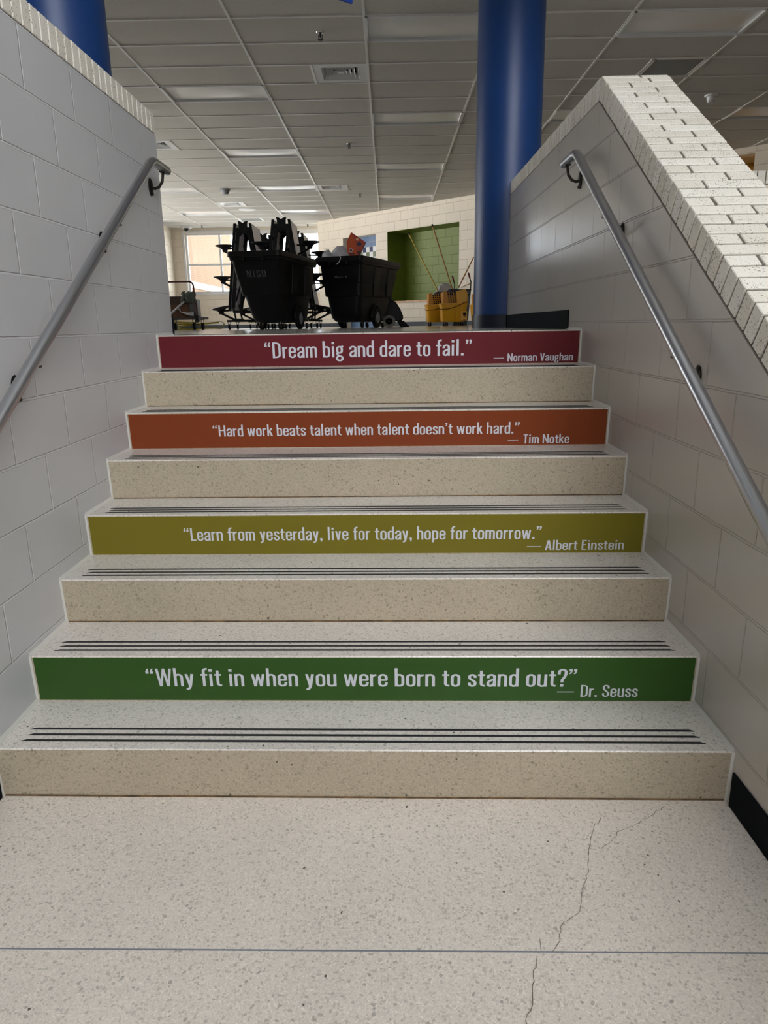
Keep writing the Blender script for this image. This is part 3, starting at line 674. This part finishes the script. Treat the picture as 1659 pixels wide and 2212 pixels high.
MB().lathe([(.001,-.05),(.14,-.045),(.15,0),(.001,0)],n=32).build('housing',M_whitem,t,smooth=True); MB().lathe([(.001,-.13),(.035,-.125),(.065,-.10),(.078,-.05),(.001,-.048)],n=32).build('dome',mat('smoked_dome',(20,20,24),.1),t,smooth=True)
# hanging sign (only its lower corner is in view)
t=thing('hanging_sign','blue hanging sign with a white inner outline, at the top edge of the photo','sign',(-.147,3.0,3.267),math.atan2(.633,.774)+math.pi)
MB().box(0,.75,-.008,.008,0,.42).build('panel',mat('sign_blue',(24,60,150),.35),t)
m=MB()
for yy in (-.009,.0082):
    for a in ((.03,.72,.03,.036),(.03,.72,.384,.39),(.03,.036,.03,.39),(.714,.72,.03,.39)): m.box(a[0],a[1],yy,yy+.0008,a[2],a[3])
m.build('white_outline',M_white,t)
for x in (.1,.65): MB().cyl((x,0,.42),(x,0,CH-3.267),.002,6).build('hanging_wire',M_chrome,t)

# ------------------------------------------------------------------ tilt trucks (wheeled black bins)
def wheel(name,parent,c,r,w,hub=M_grey,axis='x',tyre=M_rubber):
    m=MB().lathe([(r*.55,-w/2),(r*.92,-w/2),(r,-w*.3),(r,w*.3),(r*.92,w/2),(r*.55,w/2),(r*.55,-w/2)],c,28,axis); o=m.build(name,tyre,parent,smooth=True)
    MB().lathe([(.001,-w*.42),(r*.2,-w*.52),(r*.25,-w*.40),(r*.56,-w*.40),(r*.56,w*.40),(r*.25,w*.40),(r*.2,w*.52),(.001,w*.42)],c,28,axis).build('hub',hub,o,smooth=True); return o
def caster(parent,c,r=.05,w=.03,fork=M_chrome,h=.05,tyre=M_rubber):
    x,y,z=c
    o=MB().box(x-.03,x+.03,y-.035,y+.035,z+r*2+h-.006,z+r*2+h).box(x-w/2-.006,x-w/2-.002,y-.016,y+.016,z+r*.8,z+r*2+h-.005).box(x+w/2+.002,x+w/2+.006,y-.016,y+.016,z+r*.8,z+r*2+h-.005).cyl((x-w/2-.008,y,z+r),(x+w/2+.008,y,z+r),.007,8).build('caster',fork,parent)
    MB().lathe([(.001,-w/2),(r*.9,-w/2),(r,-w*.3),(r,w*.3),(r*.9,w/2),(.001,w/2)],(x,y,z+r),18,'x').build('caster_wheel',tyre,o,smooth=True); return o
def tilt_truck(loc,rz,label,rev=False):
    t=thing('tilt_truck',label,'wheeled bin',loc,rz,'black wheeled bins on the landing')
    # local origin: floor below the near right rim corner; x to the left is negative, y goes back along the truck
    L,Wd=1.55,.68; X=-Wd/2; WY=.69 if rev else .86
    def sec(z,hw,yf,yb,r):
        if rev: yf,yb=L-yb,L-yf
        return rrect(hw,(yb-yf)/2,r,z,X,(yf+yb)/2)
    outer=[sec(.085,.13,.50,1.28,.07),sec(.095,.19,.44,1.33,.08),sec(.14,.222,.39,1.37,.09),sec(.22,.234,.34,1.40,.09),sec(.44,.25,.235,1.425,.07),sec(.45,.275,.21,1.44,.06),sec(.62,.285,.15,1.455,.06),sec(.63,.293,.145,1.463,.055),sec(.87,.31,.055,1.48,.05),sec(.875,.33,.03,1.52,.05),sec(.915,.335,.02,1.53,.05),sec(.916,.348,.0,1.555,.05),sec(.978,.345,.0,1.55,.05),sec(.982,.335,.015,1.54,.045)]
    inner=[sec(.975,.305,.05,1.50,.04),sec(.5,.26,.24,1.42,.05),sec(.3,.2,.5,1.3,.06)]
    MB().loft(outer+inner).build('tub',M_black,t,smooth=True)
    for s in (-1,1):
        for y in (.55,1.05):
            MB().hexa([(X+s*.262,y,.46),(X+s*.292,y,.46),(X+s*.292,y+.22,.46),(X+s*.262,y+.22,.46)],[(X+s*.28,y,.86),(X+s*.318,y,.86),(X+s*.318,y+.22,.86),(X+s*.28,y+.22,.86)]).build('side_rib',M_black,t,bevel=.008)
    m=MB().box(X-.13,X+.13,-.012,.04,.90,.925).box(X-.14,X-.115,-.012,.05,.86,.925).box(X+.115,X+.14,-.012,.05,.86,.925); m.build('pull_handle',M_black,t,bevel=.006)
    for s in (-1,1):
        wheel('wheel',t,(X+s*.268,WY,.148),.148,.05)
        m=MB(); m.tube(arc3(X+s*.262,WY,.15,.175),.014,8); m.build('wheel_arch',M_black,t,smooth=True)
    MB().cyl((X-.26,WY,.148),(X+.26,WY,.148),.014,10).build('axle',M_dsteel,t)
    for y in (.48,1.28):
        for s in (-1,1): caster(t,(X+s*.13,y,0),.04,.03,h=.02)
    return t
def arc3(x,y,z,r): return [(x,y+r*math.cos(R(a)),z+r*math.sin(R(a))) for a in range(0,181,15)]
B1=(-1.245,7.12,LZ); B2=(-.295,8.02,LZ)
bin1=tilt_truck(B1,R(-12),'larger-looking black wheeled bin in front of the stacked tables, with faded white stencil letters')
bin2=tilt_truck(B2,R(-21),'black wheeled bin at right, holding a white bag and an orange carton',True)
def front(bx,z):   # y of the front face at height z
    ks=[(.15,.50),(.22,.34),(.44,.235),(.45,.21),(.62,.15),(.63,.145),(.87,.055)]
    for (z0,y0),(z1,y1) in zip(ks,ks[1:]):
        if z0<=z<=z1: return y0+(y1-y0)*(z-z0)/(z1-z0)
    return .055
bin1.scale=(1,1,.945); bin2.scale=(1,1,.95)
M_sten=mat('faded_stencil',(78,80,84),.8,var=.5,vscale=40)
o=text_mesh('NISD',-.475,-.225,.665,.085,lambda u,v,d:(u,front(0,v)-d,v),.003,track=.12).build('stencil_letters',M_sten,bin1)
m=MB(); rr=random.Random(2)
for k in range(6):
    u=-.43+k*.026+(.03 if k>4 else 0); hh=.70+.026*rr.uniform(.4,1); yy=1.55-1.469; m.hexa([(u,yy+.004,.70),(u+.016,yy+.004,.70),(u+.016,yy+.002,hh),(u,yy+.002,hh)],[(u,yy-.004,.70),(u+.016,yy-.004,.70),(u+.016,yy-.006,hh),(u,yy-.006,hh)])
m.build('worn_marking',M_sten,bin2)
# contents of the second bin
def loc2(x,y,z): 
    a=R(-21); return (B2[0]+x*math.cos(a)-y*math.sin(a),B2[1]+x*math.sin(a)+y*math.cos(a),LZ+z*.95)
def blob(name,label,cat,loc,rx,ry_,rz_,m,seed,amp,n=22,spiky=0,bottom=-.6):
    rr=random.Random(seed); vs=[];fs=[]; ph=[(rr.uniform(2,7),rr.uniform(0,6),rr.uniform(2,6)) for _ in range(7)]
    for j in range(n+1):
        th=math.pi*j/n
        for i in range(n*2):
            f=math.pi*i/n; d=(math.sin(th)*math.cos(f),math.sin(th)*math.sin(f),math.cos(th))
            w=1+amp*sum(math.sin(a*d[0]*2+b)*math.cos(c*d[1]*2-b+d[2]*a) for a,b,c in ph)/3+(rr.uniform(-spiky,spiky))
            vs.append((d[0]*rx*w,d[1]*ry_*w,max(d[2]*w,bottom)*rz_))
    N=n*2
    for j in range(n):
        for i in range(N): fs.append((j*N+i,j*N+(i+1)%N,(j+1)*N+(i+1)%N,(j+1)*N+i))
    o=MB().add(vs,fs).build(name,m,smooth=spiky==0)
    if spiky==0: o.data.set_sharp_from_angle(angle=math.pi)
    o.location=loc; return tag(o,label,cat)
M_bag=mat('translucent_bag',(214,214,220),.35); M_bag.node_tree.nodes['Principled BSDF'].inputs['Transmission Weight'].default_value=.25
bag=blob('trash_bag','crumpled whitish plastic bag bulging out of the right-hand bin','bag',loc2(-.49,.42,.93),.15,.20,.22,M_bag,4,.045)
MB().tube([(.0,-.42,.03),(.02,-.46,.045),(.03,-.49,.02),(.01,-.5,-.03),(-.03,-.505,-.06)],.006,6).build('bag_tail',M_bag,bag,smooth=True)
blob('clear_wrap','crinkled clear plastic wrap at the left rim of the right-hand bin','plastic wrap',loc2(-.585,.20,.93),.085,.13,.15,M_bag,9,.12,14,.06)
t=thing('carton','orange printed carton bent over, sticking up out of the right-hand bin','carton',loc2(-.31,.45,.83),R(-6))
M_or=mat('orange_print',(214,84,16),.45); M_or2=mat('orange_print_dark',(190,58,12),.45)
m=MB(); P=[(-.075,0),(.045,0),(.05,.2),(.045,.36),(.0,.47),(-.02,.485),(-.085,.36),(-.08,.2)]
m.prismy([(x,z) for x,z in P],-.03,.02).build('front_panel',M_or,t,bevel=.004)
m=MB(); m.hexa([(.045,-.03,.13),(.052,-.03,.13),(.052,.10,.13),(.045,.10,.13)],[(-.015,-.03,.485),(.17,-.02,.36),(.17,.10,.36),(-.01,.10,.48)])
m.build('side_panel',M_or2,t,bevel=.003)
pt=lambda a,b:(.048+(.162-.048)*a+(-.045)*b*(1-a)*0,-.0325+.01*a,.13+.0*a+b)
for (ca,cb,rr_,cl) in ((.52,.20,.030,(40,52,84)),(.42,.09,.026,(70,30,24)),(.2,.26,.02,(240,190,130))):
    m=MB(); n_=14; base_=[(.0485+.085*ca+rr_*math.cos(2*math.pi*k/n_),-.0365,.13+cb+rr_*.8*math.sin(2*math.pi*k/n_)) for k in range(n_)]
    m.hexa(base_,[(x,y+.012,z) for x,y,z in base_]); m.build('printed_spot',mat('carton_spot',cl,.5),t)
m=MB().lathe([(.001,-.034),(.026,-.034),(.026,-.031),(.001,-.031)],(-.025,0,.25),24,'y'); m.build('round_badge',M_white,t)
MB().lathe([(.001,-.036),(.017,-.036),(.017,-.0335),(.001,-.0335)],(-.025,0,.25),20,'y').build('badge_centre',mat('badge_brown',(96,30,22),.5),t)
MB().box(-.062,.03,-.033,-.03,.195,.212).build('printed_stripe',mat('badge_brown2',(96,30,22),.5),t)
MB().box(-.06,.025,-.0325,-.03,.155,.158).box(-.06,.02,-.0325,-.03,.140,.143).build('printed_line',mat('pale_orange',(246,170,90),.5),t)
m=MB().hexa([(-.02,-.05,0),(.12,-.05,0),(.12,.1,0),(-.02,.1,0)],[(-.03,-.05,.12),(.14,-.05,.10),(.14,.1,.10),(-.03,.1,.12)])
fo=tag(m.build('folded_carton',M_or2,bevel=.004),'flat orange folded carton lying low beside the tall orange carton in the bin','carton'); fo.location=loc2(-.235,.52,.88)

# ------------------------------------------------------------------ folded cafeteria tables with stools
def folded_table(loc,rz,label,H=1.66,first=None):
    if first:
        t=copy_tree(first); t.location=loc; t.rotation_euler=(0,0,rz); t.scale=(1,1,H/1.66); t['label']=label; return t
    t=thing('folding_table',label,'table',loc,rz,'folded tables with stools behind the bins')
    D=.74
    def slab(s,off,th,y0,y1,z0=.30,z1=1.66):
        f=lambda z:s*(.27-(z-.3)*.125)
        return MB().hexa([(f(z0)+s*off,y0,z0),(f(z0)+s*(off+th),y0,z0),(f(z0)+s*(off+th),y1,z0),(f(z0)+s*off,y1,z0)],[(f(z1)+s*off,y0,z1),(f(z1)+s*(off+th),y0,z1),(f(z1)+s*(off+th),y1,z1),(f(z1)+s*off,y1,z1)])
    for s in (-1,1):
        o=slab(s,.0,.032,.012,D-.012).build('tabletop',M_lam,t)
        slab(s,-.004,.040,0,.012).build('edge_band',M_black,o); slab(s,-.004,.040,D-.012,D).build('edge_band',M_black,o)
        slab(s,-.06,.05,.03,.07,.34,1.6).build('side_rail',M_blackm,t); slab(s,-.06,.05,D-.07,D-.03,.34,1.6).build('side_rail',M_blackm,t)
    # linkage castings at the top and cross braces
    for y in (.05,D-.05):
        m=MB().prismy([(-.10,1.55),(-.06,1.53),(-.045,1.47),(-.02,1.52),(0,1.49),(.02,1.52),(.045,1.47),(.06,1.53),(.10,1.55),(.10,1.60),(.06,1.585),(.065,1.66),(.075,1.70),(.03,1.69),(0,1.665),(-.03,1.69),(-.075,1.70),(-.065,1.66),(-.06,1.585),(-.10,1.60)],y-.03,y+.03)
        m.cyl((-.13,y,1.565),(.13,y,1.565),.022,10).cyl((-.15,y,1.36),(-.05,y,1.50),.014,8).cyl((.15,y,1.36),(.05,y,1.50),.014,8)
        m.build('hinge_link',M_blackm,t,bevel=.006)
    m=MB()
    for y in (.09,D-.09):
        m.cyl((-.19,y,.45),(.05,y,1.18),.013,8).cyl((.19,y,.45),(-.05,y,1.18),.013,8).cyl((-.14,y,1.0),(.14,y,1.0),.012,8)
    m.cyl((0,.05,1.18),(0,D-.05,1.18),.016,8); m.build('brace',M_blackm,t)
    # base frame and casters
    m=MB()
    for y in (.04,.30,D-.04): m.box(-.34,.34,y-.016,y+.016,.125,.157)
    for x in (-.22,.22): m.box(x-.016,x+.016,.02,D-.02,.15,.18)
    m.box(-.25,.25,.1,.14,.27,.31).box(-.25,.25,D-.14,D-.1,.27,.31)
    for s in (-1,1):
        for y in (.12,D-.12): m.hexa([(s*.20,y-.012,.15),(s*.225,y-.012,.15),(s*.225,y+.012,.15),(s*.20,y+.012,.15)],[(s*.24,y-.012,.42),(s*.262,y-.012,.42),(s*.262,y+.012,.42),(s*.24,y+.012,.42)])
    m.build('base_frame',M_blackm,t)
    for x in (-.31,.31):
        for y in (.04,D-.04): caster(t,(x,y,0),.045,.026,h=.035)
    # stools, three each side
    for s in (-1,1):
        for zz in (.36,.86,1.36):
            x0=s*(.27-(zz-.3)*.125+.032); c=x0+s*.20
            tilt=.10*s if zz<.5 else 0.0
            pr=[(.001,-.10),(.035,-.10),(.045,-.06),(.075,-.03),(.125,-.012),(.15,-.002),(.152,.006),(.14,.012),(.001,.010)]
            m=MB().lathe(pr,(0,0,0),20)
            m.v=[(c+v[0],D/2+v[1],zz+v[2]-tilt*s*0-(v[0]*s+.0)*.22*(1 if zz<.5 else 0)) for v in m.v]
            o=m.build('stool',M_black,t,smooth=True)
            MB().cyl((c,D/2,zz-.09),(x0-s*.01,D/2,zz-.20),.018,8).cyl((c,D/2,zz-.05),(x0-s*.01,D/2,zz-.04),.014,8).build('stool_arm',M_blackm,o)
    return t
tb=folded_table((-2.16,9.72,LZ),0,'folded black-edged stool table at far left of the stack, its stools against the window')
folded_table((-2.12,11.3,LZ),0,'folded stool table seen just behind and right of the leftmost one',1.58,tb)
folded_table((-1.49,9.16,LZ),0,'tallest-looking folded stool table rising above the middle of the left bin',1.54,tb)
folded_table((-1.46,10.5,LZ),0,'folded stool table at the right end, its pale top above the bin corner',1.51,tb)
tb.scale=(1,1,.945)

# ------------------------------------------------------------------ platform cart and its load
t=thing('platform_cart','small platform cart with a bent dark red handle at the left wall end','cart',(-3.45,10.66,LZ))
CW=.66
MB().box(-CW/2,CW/2,-.28,.45,.175,.215).build('deck',mat('cart_deck',(52,38,34),.6),t,bevel=.006)
M_mar=mat('maroon_tube',(70,20,22),.35)
pts=[(CW/2-.01,-.22,.2),(CW/2-.03,-.22,.5)]
pts=[(CW/2-.02,-.24,.19),(CW/2-.045,-.24,.66)]+[(CW/2-.115+.07*math.cos(R(a)),-.24,.70+.075*math.sin(R(a))) for a in (0,20,40,60,80,90)]+[(-CW/2+.115-.07*math.sin(R(a)),-.24,.70+.075*math.cos(R(a))) for a in (0,20,40,60,80,90)]+[(-CW/2+.045,-.24,.66),(-CW/2+.02,-.24,.19)]
MB().tube(pts,.014,10).build('handle',M_mar,t,smooth=True)
MB().box(CW/2-.035,CW/2+.012,-.30,-.18,.13,.235).build('corner_bracket',M_blackm,t)
for x in (-.24,.05,.24):
    if x==.05: continue
    for y in (-.2,.36): caster(t,(x,y,0),.062,.036,M_blackm,.05)
o=tag(MB().box(-.22,.16,-.12,.22,0,.20).box(-.215,.155,-.115,.215,.2,.203).build('cardboard_box',mat('dark_cardboard',(92,62,40),.8,var=.15),bevel=.004),'long dark brown cardboard box lying on the platform cart','box'); o.location=(-3.47,10.66,LZ+.216)
o=tag(MB().box(-.25,.13,-.1,.2,0,.13).build('cardboard_box',mat('darker_cardboard',(64,46,36),.8,var=.15),bevel=.004),'second darker cardboard box on top of the cart load','box'); o.location=(-3.45,10.68,LZ+.421)
m=MB().box(0,.13,0,.2,0,.004).box(0,.004,0,.2,0,.28).box(.126,.13,0,.2,0,.28).box(0,.13,0,.004,0,.28).box(0,.13,.196,.2,0,.28)
o=tag(m.build('metal_bin',mat('grey_metal',(96,94,94),.35,.6)),'narrow grey metal bin at the handle end of the platform cart','bin'); o.location=(-3.28,10.52,LZ+.216)
t=thing('steel_scoop','shiny curved steel scoop resting at the front of the platform cart','scoop',(-3.37,10.40,LZ+.216))
rg=[]
for a in range(0,10):
    u=-.06+.24*a/9; z=.085-.07*math.sin(R(90*a/9)); rg.append([(u,0,z),(u,.10,z),(u,.10,z+.008+.04*(a/9)),(u,0,z+.008+.055*(a/9))])
MB().loft(rg).build('pan',M_chrome,t,smooth=True); MB().cyl((-.05,.05,.09),(-.10,.05,.16),.012,10).build('grip',M_chrome,t,smooth=True)
# mop lying across the cart
t=thing('mop','grey-headed mop with pale handle leaning out of the platform cart','mop',(-3.20,10.30,LZ))
P0=Vector((-.40,-.12,.19)); P1=Vector((-.12,.05,.46)); dd=(P1-P0).normalized()
MB().cyl(P0,P1,.016,12).build('handle',mat('aluminium_handle',(176,176,180),.35,.5),t,smooth=True)
MB().cyl(P1,P1+dd*.05,.024,12).cyl(P1+dd*.03,P1+dd*.10,.017,10).build('socket',M_black,t,smooth=True)
m=MB(); rr=random.Random(8); h0=P1+dd*.05
for k in range(46):
    a=rr.uniform(-1,1); b=rr.uniform(-.5,1)
    c=[h0+Vector((rr.uniform(-.02,.02),rr.uniform(-.02,.02),rr.uniform(-.01,.02)))]
    e=Vector((a*.10+.03,rr.uniform(-.08,.08),.03+b*.09)); 
    m.tube([c[0],h0+e*.6+Vector((0,0,.03)),h0+e+Vector((.01,0,0)),h0+e*1.05+Vector((rr.uniform(-.02,.03),0,-.03-.04*rr.random()))],[.010,.020,.020,.010],6)
m.build('mop_strands',mat('mop_grey',(88,94,84),.95),t,smooth=True)

# flat olive hose folded on the floor
t=thing('flat_hose','olive yellow flat hose folded in long loops on the floor below the cart','hose',(-3.46,11.5,LZ))
t.scale=(1,1,1.45)
M_hose=mat('olive_hose',(138,122,14),.55,var=.2,vscale=20)
m=MB()
for lay,(xa,xb,z) in enumerate([(-1.0,.48,.012),(-1.0,.42,.04),(-.9,.10,.066),(-.9,.05,.092)]):
    n=26; top=[];
    for i in range(n+1):
        f=i/n; x=xa+(xb-xa)*f; zz=z+.006*math.sin(f*9+lay)+(.05*f**3 if lay==1 else 0); top.append((x,zz))
    rings=[[(x,-.06,zz-.009),(x,.06,zz-.009),(x,.06,zz+.009),(x,-.06,zz+.009)] for x,zz in top]; m.loft(rings)
loop=[(.42+.055*math.sin(R(a))*1.6,.055-.043*math.cos(R(a))) for a in range(0,181,15)]
m.loft([[(x,-.06,z-.008 if a<90 else z+.008),(x,.06,z-.008 if a<90 else z+.008),(x+.016*math.sin(R(a)),.06,z),(x+.016*math.sin(R(a)),-.06,z)] for a,(x,z) in zip(range(0,181,15),loop)])
m.build('hose_band',M_hose,t,smooth=True)

# ------------------------------------------------------------------ floor machine behind the right bin
t=thing('floor_machine','black rounded floor machine on grey-rimmed wheels behind the right-hand bin','floor machine',(.095,10.15,LZ))
t.scale=(1,1,.9)
pr=[(-.36,.10),(.16,.10),(.20,.13),(.20,.20),(.155,.32),(.09,.43),(.0,.51),(-.10,.535),(-.36,.53)]
MB().prismy(pr,0,.42).build('hood',M_black,t,bevel=.02,seg=3)
MB().hexa([(.16,.02,.0),(.31,.02,0),(.31,.36,0),(.16,.36,0)],[(.10,.02,.11),(.21,.02,.11),(.21,.36,.11),(.10,.36,.11)]).build('squeegee',M_rubber,t)
M_gt=mat('grey_tyre',(96,94,88),.6)
for y in (-.035,.455): wheel('wheel',t,(-.03,y,.105),.105,.04,M_blackm,'y',M_gt)
caster(t,(-.28,.2,0),.03,.02,M_blackm,.04)

# ------------------------------------------------------------------ mop buckets
def mop_bucket(loc,rz,label,first=None,wr=True):
    if first:
        t=copy_tree(first); t.location=loc; t.rotation_euler=(0,0,rz); t['label']=label; return t
    t=thing('mop_bucket',label,'mop bucket',loc,rz,'yellow mop buckets by the column')
    def sec(z,hx,hy,r,cx_=0): return rrect(hx,hy,r,z,cx_,0)
    o=[sec(.075,.20,.13,.05),sec(.09,.215,.14,.05),sec(.36,.245,.165,.06,.005),sec(.41,.25,.17,.06,.005),sec(.412,.262,.182,.06,.005),sec(.43,.262,.182,.06,.005)]
    i=[sec(.428,.245,.165,.055,.005),sec(.15,.20,.125,.05)]
    MB().loft(o+i).build('pail',M_yellow,t,smooth=True)
    MB().box(-.165,-.155,-.172,-.14,.32,.42).box(.02,.03,-.176,-.15,.10,.42).box(.12,.24,-.162,-.15,.10,.28).build('moulded_rib',M_yellow,t,bevel=.004)
    lab=MB().box(.165,.225,-.167,-.16,.205,.235).box(.165,.225,-.167,-.16,.245,.255).box(.175,.22,-.167,-.16,.175,.190); lab.build('warning_label',M_gap,t)
    tri=MB().prismy([(.17,.10),(.205,.10),(.1875,.14)],-.1665,-.155); tri.build('warning_triangle',mat('label_brown',(60,44,10),.6),t)
    MB().tube([(-.29,-.19,.33),(-.25,-.205,.315),(-.1,-.21,.325),(.05,-.205,.37),(.19,-.195,.44),(.235,-.185,.455)],.0055,8).build('bail_handle',M_blackm,t,smooth=True)
    for x in (-.16,.17):
        for y in (-.11,.11): caster(t,(x,y,0),.036,.026,M_grey,.012)
    # wringer
    w=MB().hexa([(-.04,-.13,.40),(.24,-.13,.40),(.24,.13,.40),(-.04,.13,.40)],[(-.10,-.15,.63),(-.065,-.15,.63),(-.065,.15,.63),(-.10,.15,.63)])
    w=MB()
    w.prismy([(.06,.40),(.25,.40),(.245,.62),(.215,.69),(.03,.655)],-.15,-.13).prismy([(.06,.40),(.25,.40),(.245,.62),(.215,.69),(.03,.655)],.13,.15).box(.215,.25,-.14,.14,.40,.62)
    w=w.build('wringer',M_yellow,t,bevel=.006)
    m=MB()
    for r_i in range(6):
        z=.43+r_i*.038; xl=-.01-.03*r_i/5+.03
        m.box(xl-.13,xl+.03,-.118,-.112,z-.006,z+.006)
        for q in range(5): m.box(xl-.13+q*.04,xl-.118+q*.04,-.1185,-.1115,z,z+.038)
    m.build('wringer_grid',M_yellowd,w); MB().box(-.11,.05,-.108,.10,.42,.63).build('wringer_well',M_gap,w)
    MB().prismy([(-.20,.41),(-.115,.41),(-.13,.66),(-.20,.645)],-.14,.14).build('press_plate',M_yellowd,w,bevel=.005)
    h=MB().tube([(.25,-.16,.56),(.285,-.16,.60),(.30,-.16,.70),(.305,-.16,.82),(.28,-.16,.90)],.011,10).build('lever',M_blackm,w,smooth=True)
    MB().tube([(.28,-.16,.895),(.262,-.16,.97),(.25,-.16,.985)],.0165,10).build('lever_grip',mat('red_grip',(120,20,24),.5),h,smooth=True)
    return t
mb1=mop_bucket((1.27,12.0,LZ),R(4),'front yellow mop bucket with a warning label, nearest the blue column')
mb2=mop_bucket((1.04,12.75,LZ),R(4),'yellow mop bucket standing left of and behind the labelled front bucket',mb1)
mb3=mop_bucket((2.0,13.2,LZ),R(30),'yellow mop bucket mostly hidden behind the right blue column',mb1)
for b_ in (mb1,mb2,mb3): b_.scale=(1,1,.95)
M_strand=mat('mop_blue_grey',(70,76,92),.95)
def mop(a,b,mh,label,cap=None,strands=True,r=.0125):
    a=Vector(a); b=Vector(b); d=(b-a).normalized()
    t=thing('mop',label,'mop',a); z=Vector((0,0,0))
    MB().cyl(z,b-a,r,12).build('handle',mh,t,smooth=True)
    if cap: MB().cyl(b-a-d*.03,b-a+d*.02,r*1.35,12).build('end_cap',cap,t,smooth=True)
    if strands:
        m=MB(); rr=random.Random(int(a.x*100))
        for k in range(26):
            e=Vector((rr.uniform(-.13,.11),rr.uniform(-.09,.05),rr.uniform(-.02,.03)))
            m.tube([z+Vector((0,0,.02)),e*.6+Vector((0,0,.03)),e,e+Vector((rr.uniform(-.03,.01),-.02,-.08-.05*rr.random()))],[.012,.016,.015,.008],6)
        m.build('mop_strands',M_strand,t,smooth=True)
    return t
def px(x,y,Y):   # helper values are world points worked out from the camera position
    d=rt*((x-829.5)/1534.025)-up*((y-1106)/1534.025)+fw; s=(Y+1.88095)/d.y; return tuple(Vector((.04242,-1.88095,1.40781))+d*s)
mop(px(950,637,12.75),px(883,505,13.6),M_ywood,'yellow-handled mop standing in the rear bucket, leaning left',M_blackm)
mop(px(979,631,11.98),px(934,487,12.8),M_wood,'brown wooden-handled mop standing in the front bucket, leaning left',M_bluedark)
mop(px(990,622,13.4),px(1023,556,13.9),M_wood,'wooden-handled mop leaning right towards the blue column',None,False)
mop(px(996,621,13.45),px(1017,612,13.35),M_wood,'short wooden stick lying nearly level behind the bucket lever',None,False,.008)
# grey panelled lobby bin with a towel, behind the buckets
p0=px(978,641,13.55); 
t=thing('cleaning_caddy','dark grey metal bin standing behind the front mop bucket','bin',(1.42,13.3,LZ))
MB().hexa([(-.04,0,.10),(.28,0,.10),(.28,.3,.10),(-.04,.3,.10)],[(-.07,-.02,.70),(.33,-.02,.70),(.33,.32,.70),(-.07,.32,.70)]).build('body',mat('dark_grey_metal',(60,60,58),.35,.7),t,bevel=.008)
MB().box(-.02,.26,.02,.28,.0,.10).build('base',M_blackm,t)
MB().box(-.075,.335,-.024,.324,.69,.715).build('rim',M_blackm,t,bevel=.004)
rg=[]
for k in range(9):
    y=-.11+.22*k/8; ring_=[]
    for q in range(19):
        a=R(180*q/18); w=1+.05*math.sin(q*1.7+k*.8)+.03*math.sin(q*3.1-k); s_=.86 if k in (0,8) else 1
        ring_.append((-.165*math.cos(a)*(1+.12*(1-math.sin(a)))*w*s_,y,.25*math.sin(a)**.75*w*s_))
    rg.append(ring_)
o=tag(MB().loft(rg).build('towel',mat('white_towel',(196,192,190),.9,bump=(60,.004)),smooth=True),'white towel humped over the rear mop bucket','towel'); o.location=(1.20,13.05,LZ+.57)
blob('blue_cloth','dark blue cloth draped over the bucket hidden behind the column','cloth',(1.96,12.98,LZ+.55),.13,.12,.16,mat('blue_cloth',(28,38,64),.9),6,.12,14)
